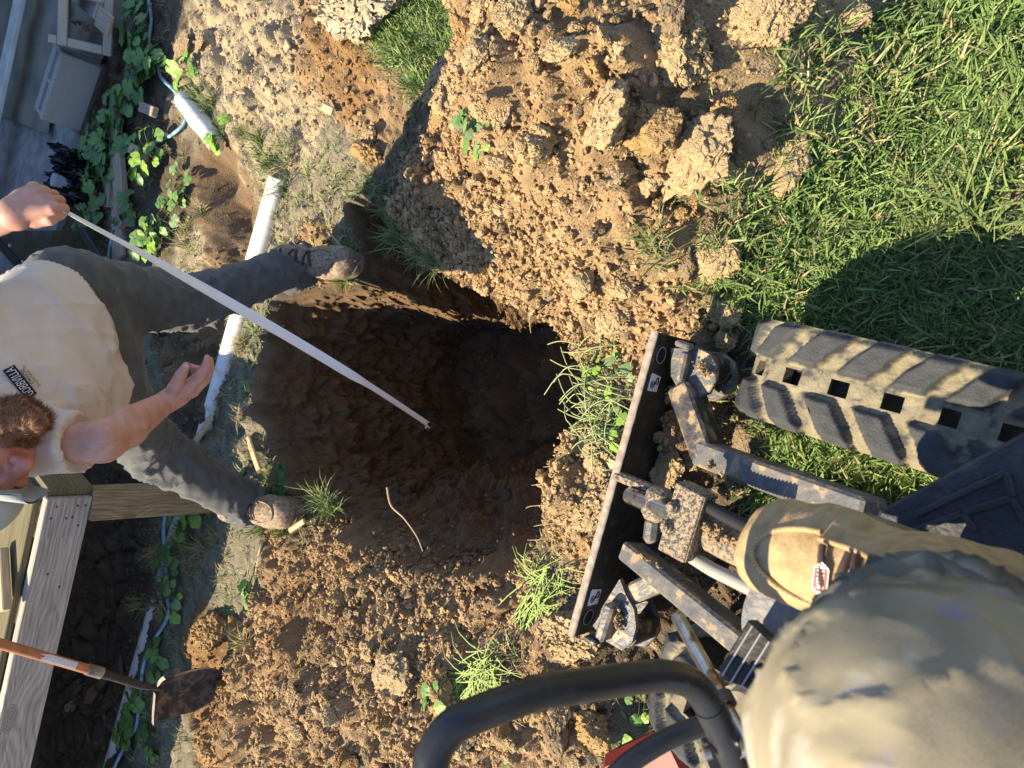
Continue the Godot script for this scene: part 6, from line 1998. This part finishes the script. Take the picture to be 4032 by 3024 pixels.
func make_man() -> void:
	var hL: Vector3 = Vector3(0.1121, 0.8754, -2.2264)
	var hR: Vector3 = Vector3(-0.1294, 0.7861, -2.1924)
	var kL: Vector3 = Vector3(0.1514, 0.4786, -2.3162)
	var kR: Vector3 = Vector3(-0.3435, 0.5037, -2.4204)
	var aL: Vector3 = Vector3(0.3526, 0.1000, -2.3032)
	var aR: Vector3 = Vector3(-0.5669, 0.1000, -2.4745)
	var pc := (hL + hR) * .5
	var ch: Vector3 = Vector3(-0.1116, 1.0154, -2.0197)
	var nk: Vector3 = Vector3(-0.1778, 1.1169, -1.9090)
	var sR: Vector3 = Vector3(-0.2472, 1.0630, -1.8642)
	var sL: Vector3 = Vector3(0.0076, 1.1703, -2.0445)
	var eR: Vector3 = Vector3(-0.2230, 0.9556, -1.7110)
	var wR: Vector3 = Vector3(-0.1427, 0.7824, -1.8186)
	var eL: Vector3 = Vector3(0.1810, 1.2388, -1.9489)
	var wL: Vector3 = Vector3(0.2346, 1.1531, -1.7560)
	var o := thing("person", Vector3(-.08, 0, -2.4), "bearded man in cream shirt leaning over the pit holding a white tape", "person")
	var toe := Vector3(.04, 0, 1).normalized()
	var skin := Color(.64, .41, .315)
	var red := Color(.62, .32, .25)
	var axis := (nk - pc).normalized()
	var across := (hL - hR).normalized()
	var front := across.cross(axis).normalized()
	if front.dot(C_POS - pc) < 0: front = -front
	var sx := (sL - sR).normalized()
	# one continuous body; hands and head are meshed finer and joined to it
	var bones := [[hL, kL, .078, .055, .03], [hR, kR, .078, .055, .03], [kL, aL, .052, .038, .03], [kR, aR, .052, .038, .03], [hL, hR, .10, .10, .05],
		[pc, ch, .09, .085, .04], [ch - sx * .06, ch + sx * .06, .075, .075, .04], [sL - sx * .02, sR + sx * .02, .045, .045, .04], [ch, nk, .08, .055, .05],
		[sR, eR, .052, .043, .03], [eR, eR.lerp(wR, .35), .043, .045, .02], [eR.lerp(wR, .35), wR, .045, .029, .02], [sL, eL, .052, .043, .03], [eL, eL.lerp(wL, .35), .043, .045, .02], [eL.lerp(wL, .35), wL, .045, .030, .02]]
	var HC: Vector3 = Vector3(-0.2736, 1.1613, -1.7946)
	var CR := -Vector3(-.108, .632, -.767)
	var CU := Vector3(.994, .068, -.083)
	var CB := Vector3(0, .772, .636)
	var U := (-CU * .95 - CR * .22 + CB * .05).normalized()
	var F := (CR * .97 + CB * .24)
	F = (F - U * F.dot(U)).normalized()
	var S := F.cross(U).normalized()      # his right
	var hp := func(x: float, y: float, z: float) -> Vector3: return HC + S * x + U * y + F * z
	bones.append([nk, hp.call(0, -.07, -.03), .058, .055, .03])
	var bn := noise(95, 9.0, 3)
	var body := field_mesh(bones, .011, null, func(p, _n): return skin.lerp(red, .4 + .6 * bn.get_noise_3dv(p)))
	var hb := [[hp.call(0, .035, -.02), hp.call(0, .03, -.005), .092, .088, .02], [hp.call(0, -.02, .03), hp.call(0, -.07, .045), .066, .05, .04],
		[hp.call(-.038, -.022, .055), hp.call(-.03, -.035, .06), .032, .03, .02], [hp.call(.038, -.022, .055), hp.call(.03, -.035, .06), .032, .03, .02],
		[hp.call(-.04, .028, .07), hp.call(.04, .028, .07), .018, .018, .015], [hp.call(0, .02, .086), hp.call(0, -.020, .121), .011, .0155, .008],
		[hp.call(-.013, -.026, .106), hp.call(.013, -.026, .106), .0105, .0105, .006], [hp.call(-.022, -.062, .084), hp.call(.022, -.062, .084), .01, .01, .008],
		[hp.call(-.033, .008, .090), hp.call(-.033, .008, .092), .018, .018, .008, Vector3.ZERO, 1.0, true], [hp.call(.033, .008, .090), hp.call(.033, .008, .092), .018, .018, .008, Vector3.ZERO, 1.0, true],
		[hp.call(-.032, .008, .070), hp.call(-.033, .008, .071), .0155, .0155, .003], [hp.call(.032, .008, .070), hp.call(.033, .008, .071), .0155, .0155, .003],
		[hp.call(-.085, .012, -.02), hp.call(-.082, -.03, -.012), .012, .009, .006], [hp.call(.085, .012, -.02), hp.call(.082, -.03, -.012), .012, .009, .006],
		[hp.call(0, -.05, -.03), nk, .057, .055, .03]]
	join(body, field_mesh(hb, .0045, null, func(p, _n):
		var q: Vector3 = p - HC
		var cheek: float = exp(-pow(q.dot(U) + .03, 2.0) / .002) * clamp(q.dot(F) * 14.0, 0, 1)
		return skin.lerp(Color(.60, .22, .17), clamp(.25 + .6 * cheek + .3 * bn.get_noise_3dv(p), 0, 1))))
	# relaxed right hand, thumb up
	var rh := []
	rh.append([wR, Vector3(-0.1171, 0.7484, -1.8154), .029, .030, .02])
	finger(rh, [Vector3(-0.1206, 0.7546, -1.8151), Vector3(-0.0940, 0.7388, -1.7849), Vector3(-0.0629, 0.7256, -1.7563), Vector3(-0.0376, 0.7211, -1.7429), Vector3(-0.0161, 0.7235, -1.7379)], .021, .0078)
	finger(rh, [Vector3(-0.1267, 0.7470, -1.8294), Vector3(-0.1023, 0.7223, -1.7963), Vector3(-0.0701, 0.7086, -1.7670), Vector3(-0.0433, 0.7048, -1.7546), Vector3(-0.0205, 0.7082, -1.7508)], .021, .0078)
	finger(rh, [Vector3(-0.1226, 0.7401, -1.8446), Vector3(-0.1020, 0.7125, -1.8143), Vector3(-0.0717, 0.6976, -1.7977), Vector3(-0.0503, 0.7054, -1.7977), Vector3(-0.0442, 0.7214, -1.8015)], .020, .0075)
	finger(rh, [Vector3(-0.1184, 0.7331, -1.8598), Vector3(-0.0990, 0.7089, -1.8351), Vector3(-0.0748, 0.6973, -1.8210), Vector3(-0.0546, 0.7068, -1.8200), Vector3(-0.0415, 0.7201, -1.8204)], .018, .0068)
	finger(rh, [Vector3(-0.1282, 0.7614, -1.8233), Vector3(-0.0986, 0.7672, -1.7942), Vector3(-0.0658, 0.7713, -1.7646), Vector3(-0.0409, 0.7696, -1.7468)], .022, .0095)
	var hcol := func(p, _n): return skin.lerp(red, clamp(.6 + .6 * bn.get_noise_3dv(p * 2.0), 0, 1))
	join(body, field_mesh(rh, .0034, null, hcol))
	# left fist gripping the tape end
	var lh := []
	lh.append([wL, Vector3(0.2599, 1.1306, -1.7604), .031, .034, .02])
	var kn4 := [Vector3(0.2530, 1.1059, -1.6990), Vector3(0.2720, 1.1092, -1.7156), Vector3(0.2882, 1.1138, -1.7432), Vector3(0.3003, 1.1175, -1.7791)]
	var mid4 := [Vector3(0.2592, 1.0831, -1.7059), Vector3(0.2774, 1.0841, -1.7275), Vector3(0.2924, 1.0857, -1.7609), Vector3(0.3018, 1.0899, -1.7975)]
	var tip4 := [Vector3(0.2509, 1.0751, -1.7433), Vector3(0.2657, 1.0741, -1.7673), Vector3(0.2781, 1.0762, -1.7966), Vector3(0.2871, 1.0803, -1.8283)]
	var end4 := [Vector3(0.2476, 1.0843, -1.7608), Vector3(0.2587, 1.0846, -1.7832), Vector3(0.2692, 1.0856, -1.8127), Vector3(0.2782, 1.0881, -1.8409)]
	for k in 4:
		lh.append([wL, kn4[k], .027, .0125, .012])
		finger(lh, [kn4[k], mid4[k], tip4[k], end4[k]], .0118 - k * .0005, .0085 - k * .0004)
	finger(lh, [Vector3(0.2449, 1.1321, -1.7780), Vector3(0.2302, 1.1204, -1.7401), Vector3(0.2348, 1.1035, -1.7149), Vector3(0.2506, 1.0845, -1.7076)], .021, .0105)
	join(body, field_mesh(lh, .0036, null, hcol))
	put(body, "body", M.skin, o)
	# fingernail of the raised thumb
	var nb := MB.new()
	nb.ball(Vector3(-0.0414, 0.7746, -1.7394), Vector3(.0055, .007, .0022), Basis(CU, CR, CB))
	put(nb, "thumbnail", M.nail, o)
	# trousers
	var pn := noise(97, 6.0, 2)
	var wr := func(p, _n):
		var tL: float = clamp((p - kL).dot(aL - kL) / (aL - kL).length_squared(), 0, 1)
		var near: float = exp(-pow(min(p.distance_to(kL), p.distance_to(kR)) / .16, 2.0)) + smoothstep(.3, .08, p.y)
		var a: float = 1.0 - abs(pn.get_noise_3d(p.x * .9 + p.y * 1.3, p.y * 1.2 - p.x * .7, p.z * .8))
		var b: float = 1.0 - abs(pn.get_noise_3d(p.x * 1.6 - p.y * 1.0 + 5.0, p.y * 1.5, p.z * 1.4))
		return (pow(a, 6.0) * .020 + pow(b, 8.0) * .006) * (.3 + near) - .004
	var pb := [[hL, kL, .122, .080, .03], [hR, kR, .118, .082, .03], [(hL + hR) * .5, (hL + hR) * .5 + (kL + kR - hL - hR) * .12, .11, .09, .05], [kL, aL + (kL - aL) * .06, .082, .070, .02], [kR, aR + (kR - aR) * .06, .086, .074, .02], [hL, hR, .112, .112, .05], [pc, pc + axis * .2, .118, .112, .04]]
	var cL := (aL - kL).normalized()
	var cR := (aR - kR).normalized()
	pb.append([aL + cL * .13, aL + cL * .14, .125, .125, .006, Vector3.ZERO, 1.0, true])
	pb.append([aR + cR * .13, aR + cR * .14, .125, .125, .006, Vector3.ZERO, 1.0, true])
	put(field_mesh(pb, .0095, wr), "trousers", M.pants, o)
	for q in [[aL + cL * .018, cL], [aR + cR * .018, cR]]:
		var hm := MB.new()
		var rg := []
		var a0: Vector3 = (q[1] as Vector3).cross(Vector3.RIGHT).normalized()
		for i in 25:
			rg.append(q[0] + a0.rotated(q[1], TAU * i / 24) * .073)
		hm.tube(rg, [.004], 6, false)
		put(hm, "trouser_hem", M.pants, o)
	# shirt
	var hem := pc + axis * .165 + front * .02
	var hx := (axis + across * .28).normalized()
	var sb := [[hem - across * .09, hem + across * .13, .12, .115, .05], [pc.lerp(ch, .55) - across * .055, pc.lerp(ch, .55) + across * .055, .135, .135, .06], [ch - sx * .085, ch + sx * .085, .125, .125, .06],
		[sL - sx * .03, sR + sx * .03, .078, .078, .06], [ch, nk - axis * .04, .12, .08, .05], [sR, sR.lerp(eR, .7), .074, .070, .03], [sL, sL.lerp(eL, .62), .076, .074, .03]]
	sb.append([hem - hx * 1.055, hem - hx * 1.06, 1.0, 1.0, .006, Vector3.ZERO, 1.0, true])
	var dR := (eR - sR).normalized()
	var dL := (eL - sL).normalized()
	sb.append([sR.lerp(eR, .56) + dR * .135, sR.lerp(eR, .56) + dR * .14, .125, .125, .005, Vector3.ZERO, 1.0, true])
	var sn := noise(99, 3.0, 2)
	var shirt := field_mesh(sb, .0085, func(p, _n):
		var t: float = clamp((p - pc).dot(axis) / .45, 0.0, 1.0)
		var a: float = 1.0 - abs(sn.get_noise_3d(p.dot(axis) * 2.2 + p.dot(across) * .6, p.dot(across) * .9, p.dot(front)))
		var b: float = 1.0 - abs(sn.get_noise_3d(p.dot(axis) * 1.2 + 5.0, p.dot(across) * 2.4, p.dot(front)))
		return pow(a, 6.0) * .014 * (1.1 - t * .6) + pow(b, 8.0) * .007 - .003)
	put(shirt, "shirt", M.shirt, o)
	# print on the chest
	var at := hit(shirt, C_POS, (Vector3(-0.1158, 1.0652, -1.9091) - C_POS).normalized())
	var pr: Vector3 = ((Vector3(-0.0811, 1.0941, -1.9195)) - (Vector3(-0.1453, 1.0486, -1.9019))).normalized()
	var pn2: Vector3 = at[1]
	if pn2.dot(C_POS - at[0]) < 0: pn2 = -pn2
	pn2 = (pn2 + (C_POS - at[0]).normalized() * .6).normalized()
	pr = (pr - pn2 * pr.dot(pn2)).normalized()
	var pu := pn2.cross(pr)
	var pbx := Transform3D(Basis(pr, pu, pn2), at[0] + pn2 * .006)
	var lm := MB.new()
	lm.box(pbx, Vector3(.076, .026, .001), .0003)
	var lg := put(lm, "shirt_print", M.print, o)
	letters("GOBBVILLA", .0155, Transform3D(pbx.basis * Basis.from_scale(Vector3(.66, 1.15, 1)), pbx * Vector3(0, 0, .001)), M.white, lg, "print_lettering")
	letters("CHEESE", .0085, Transform3D(pbx.basis, pbx * Vector3(.004, -.0185, .0)), M.print, o, "print_lettering")
	letters("Gouverneur, VA", .006, Transform3D(pbx.basis, pbx * Vector3(.0, -.026, .0)), M.print, o, "print_lettering")
	# boots
	boot(o, Vector3(aL.x, .02, aL.z), toe, (Vector3.UP + toe * .06).normalized(), 1.06, M.leather, M.sole, .04, false, 1)
	boot(o, Vector3(aR.x, .02, aR.z), (toe + Vector3(.03, 0, 0)).normalized(), Vector3.UP, 1.06, M.leather, M.sole, .04, false, 2)
	# beard, brows, hair, cap
	var bd := [[hp.call(0, -.088, .07), hp.call(0, -.108, .12), .036, .026, .03], [hp.call(0, -.092, .05), hp.call(0, -.112, .07), .042, .034, .03], [hp.call(-.05, -.07, .03), hp.call(-.02, -.09, .06), .022, .030, .02], [hp.call(.05, -.07, .03), hp.call(.02, -.09, .06), .022, .030, .02], [hp.call(-.03, -.056, .088), hp.call(.03, -.056, .088), .009, .009, .01]]
	var hn := noise(101, 60.0, 3)
	var beard := field_mesh(bd, .005, func(p, _n): return hn.get_noise_3dv(p) * .006, func(p, _n): return Color(.27, .115, .05) * (1.0 + .8 * hn.get_noise_3dv(p)))
	put(beard, "beard", M.hair, o)
	var hs := MB.new()
	var hr := RandomNumberGenerator.new()
	hr.seed = 5
	for i in 14000:
		var k := hr.randi() % beard.v.size()
		var p := beard.v[k]
		var d := (beard.n[k] * .45 - U * .8 + F * .5 + Vector3(hr.randfn(), hr.randfn(), hr.randfn()) * .38).normalized()
		var ln := hr.randf_range(.005, .018)
		var w := d.cross(Vector3(hr.randfn(), hr.randfn(), hr.randfn())).normalized() * .0003
		hs.col = Color(.30, .125, .05).lerp(Color(.46, .22, .095), hr.randf()) * hr.randf_range(.5, 1.2)
		var q := p + d * ln * .6
		var e := q + (d - U * .5 + Vector3(hr.randfn(), hr.randfn(), hr.randfn()) * .3).normalized() * ln * .5
		var s := hs.vert(p - w, beard.n[k])
		hs.vert(p + w, beard.n[k])
		hs.vert(q - w * .8, beard.n[k])
		hs.vert(q + w * .8, beard.n[k])
		hs.vert(e, beard.n[k])
		hs.tri(s, s + 1, s + 3)
		hs.tri(s, s + 3, s + 2)
		hs.tri(s + 2, s + 3, s + 4)
	put(hs, "beard_strands", M.hair, o).set_meta("kind", "stuff")
	for s in [-1.0, 1.0]:
		var eb := MB.new()
		eb.tube(spline([hp.call(s * .016, .033, .089), hp.call(s * .034, .037, .087), hp.call(s * .052, .028, .074)], 5), [.004, .005, .003], 6)
		put(eb, "eyebrow", M.brow, o)
	var cap := field_mesh([[hp.call(0, .07, -.02), hp.call(0, .065, .005), .102, .098, .02], [hp.call(0, -.96, -.02), hp.call(0, -.961, -.02), 1.005, 1.005, .004, Vector3.ZERO, 1.0, true]], .006)
	var cp := put(cap, "cap", M.cap, o)
	var br := MB.new()
	for th in [0.0, .004]:
		br.grid(func(u, w):
			var x: float = (u * 2.0 - 1.0)
			var hw: float = .082 * sqrt(max(0.0, 1.0 - pow(w * .96, 3.0)))
			return hp.call(x * hw, .058 + th - .018 * x * x - .010 * w, .080 + w * .078 - .030 * x * x * (1.0 - w)), 24, 16)
	put(br, "brim", M.cap, cp)
	var pa := MB.new()
	pa.grid(func(u, w):
		var a: float = lerp(-.5, .5, u)
		var b: float = lerp(.15, .75, w)
		return hp.call(0, .066, -.008) + (S * sin(a) * cos(b) + F * cos(a) * cos(b) + U * sin(b)) * .1025, 14, 14)
	put(pa, "front_panel", M.cap_panel, cp)
	make_tape()

func make_tape() -> void:
	var a: Vector3 = Vector3(0.2542, 1.0901, -1.7033)
	var b: Vector3 = Vector3(-0.1635, -0.0418, -1.7226)
	var ax := (b - a).normalized()
	var o := thing("measuring_tape", a, "white steel measuring tape blade stretched from the man's fist into the pit", "measuring tape")
	var mb := MB.new()
	for th in [0.0, .0007]:
		mb.grid(func(u, w):
			var p := a.lerp(b, w) + Vector3(0, -.045 * sin(PI * w), 0)
			var view := (C_POS - p).normalized()
			var sd := ax.cross(view).normalized()
			var nn := sd.cross(ax).normalized()
			if nn.dot(view) < 0: nn = -nn
			var f: float = lerp(1.32, .1, smoothstep(0.0, .42, w)) + .75 * smoothstep(.62, .74, w)
			var d := sd * cos(f) + nn * sin(f)
			var m := d.cross(ax).normalized()
			var x: float = u * 2.0 - 1.0
			return p + d * x * .0128 + m * ((x * x) * .0035 + th), 8, 120)
	put(mb, "tape_blade", M.tape, o)
	mb = MB.new()
	var view := (C_POS - b).normalized()
	var sd := ax.cross(view).normalized()
	var nn := sd.cross(ax).normalized()
	mb.box(Transform3D(Basis(sd, nn, -ax if sd.cross(nn).dot(-ax) > 0 else ax), b + ax * .004 - Vector3(0, .0, 0)), Vector3(.026, .004, .026), .001)
	put(mb, "end_hook", M.rod, o)
	mb = MB.new()
	mb.tube([b + ax * .006 + view * .004, b + ax * .006 + view * .006], [.007], 14)
	put(mb, "hook_hole", M.hole, o)

# ---------------------------------------------------------------- the operator
func make_operator() -> void:
	var an: Vector3 = Vector3(-0.1752, 0.6706, -0.1321)
	var kn: Vector3 = Vector3(-0.1866, 1.1623, -0.0684)
	var hipL := Vector3(-.24, 1.0, .36)
	var hipR := Vector3(.09, 1.02, .42)
	var knR := Vector3(.34, 1.08, .22)
	var anR := Vector3(.30, .74, .36)
	var o := thing("person", Vector3(-.1, .6, .1), "seated operator's leg in dirt stained grey trousers and tan boot", "person")
	var nk := Vector3(-.02, 1.62, .42)
	var sh := [Vector3(-.21, 1.5, .42), Vector3(.17, 1.5, .42)]
	var eb := [Vector3(-.26, 1.28, .22), Vector3(.22, 1.28, .22)]
	var wr := [Vector3(-.06, 1.50, .13), Vector3(.06, 1.50, .13)]
	var bones := [[hipL, kn, .075, .052, .02], [kn, an, .05, .035, .02], [hipR, knR, .075, .052, .02], [knR, anR, .05, .035, .02], [hipL, hipR, .11, .11, .04], [(hipL + hipR) * .5, nk, .12, .07, .05], [sh[0], sh[1], .07, .07, .05], [nk, nk + Vector3(0, .08, -.01), .055, .055, .03], [nk + Vector3(0, .16, -.02), nk + Vector3(0, .22, -.01), .085, .088, .02]]
	for i in 2:
		bones.append([sh[i], eb[i], .05, .042, .02])
		bones.append([eb[i], wr[i], .042, .03, .02])
		for k in 4:
			var w: Vector3 = wr[i]
			var s := 1.0 if i == 0 else -1.0
			bones.append([w, w + Vector3(s * .03, .05 - k * .02, -.03), .022, .012, .01])
			bones.append([w + Vector3(s * .03, .05 - k * .02, -.03), w + Vector3(s * .055, .05 - k * .02, -.005), .0095, .008, .004])
		bones.append([wr[i], wr[i] + Vector3(0, .05, .03), .02, .01, .008])
	put(field_mesh(bones, .011, null, func(_p, _n): return Color(.6, .33, .24)), "body", M.skin, o)
	var pn := noise(131, 5.0, 3)
	var dn := noise(133, 9.0, 4)
	var dn2 := noise(134, 24.0, 3)
	var dirk := Color(.37, .315, .205)
	var shin := (an - kn).normalized()
	var pb := [[hipL, kn, .105, .094, .03], [kn, kn.lerp(an, .72), .090, .070, .03], [hipR, knR, .105, .088, .03], [knR, knR.lerp(anR, .8), .086, .07, .03], [hipL, hipR, .12, .12, .04]]
	var ridge := func(p: Vector3) -> float:
		var t: float = (p - kn).dot(shin)
		var near := exp(-pow((t - .13) / .10, 2.0))
		var a: float = 1.0 - abs(pn.get_noise_3dv(p * .7 + shin * t * 2.6))
		var b: float = 1.0 - abs(pn.get_noise_3dv(p * 1.1 + shin * t * 1.5 + Vector3(7, 3, 1)))
		return pow(a, 7.0) * .020 * near + pow(b, 8.0) * .005 - .005
	var tr := field_mesh(pb, .0065, func(p, _n): return ridge.call(p),
		func(p, _n):
			var t: float = (p - kn).dot(shin)
			var m: float = clamp(1.0 - smoothstep(-.06, .12, t + dn.get_noise_3dv(p * .8) * .16) + dn.get_noise_3dv(p * 1.3 + Vector3(3, 0, 0)) * .7, 0.0, 1.0)
			var c := Color(.085, .088, .078).lerp(dirk, m * .85) * (1.0 + .25 * dn2.get_noise_3dv(p * .5))
			var st := dn.get_noise_3d(p.x * 1.6 + 7.0, p.y * 1.6, p.z * 1.6)
			if st > .36: c = c.lerp(Color(.2, .18, .34), clamp((st - .36) * 7.0, 0, .4))
			if st < -.34: c = c.lerp(Color(.5, .46, .38), clamp((-.34 - st) * 5.0, 0, .55))
			return c)
	put(tr, "trousers", M.op_pants, o)
	var shb := [[sh[0], sh[1], .085, .085, .05], [(hipL + hipR) * .5 + Vector3(0, .02, 0), nk - Vector3(0, .1, 0), .14, .12, .05], [sh[0], sh[0].lerp(eb[0], .6), .072, .065, .03], [sh[1], sh[1].lerp(eb[1], .6), .072, .065, .03]]
	put(field_mesh(shb, .014), "shirt", M.pants, o)
	var tip: Vector3 = Vector3(-0.1575, 0.8054, -0.3351)
	var ankf: Vector3 = Vector3(-0.1567, 0.6516, -0.1484)
	var f := tip - ankf
	f.y = 0
	f = f.normalized()
	var up := (Vector3.UP - f * -.08).normalized()
	var base := tip - f * .222 - Vector3(0, .068, 0)
	boot(o, base, f, up, 1.07, M.leather_tan, M.sole, .05, true, 3)
	boot(o, anR - Vector3(0, .1, 0), Vector3(.1, 0, -1), Vector3.UP, 1.07, M.leather_tan, M.sole, .05, false, 4)
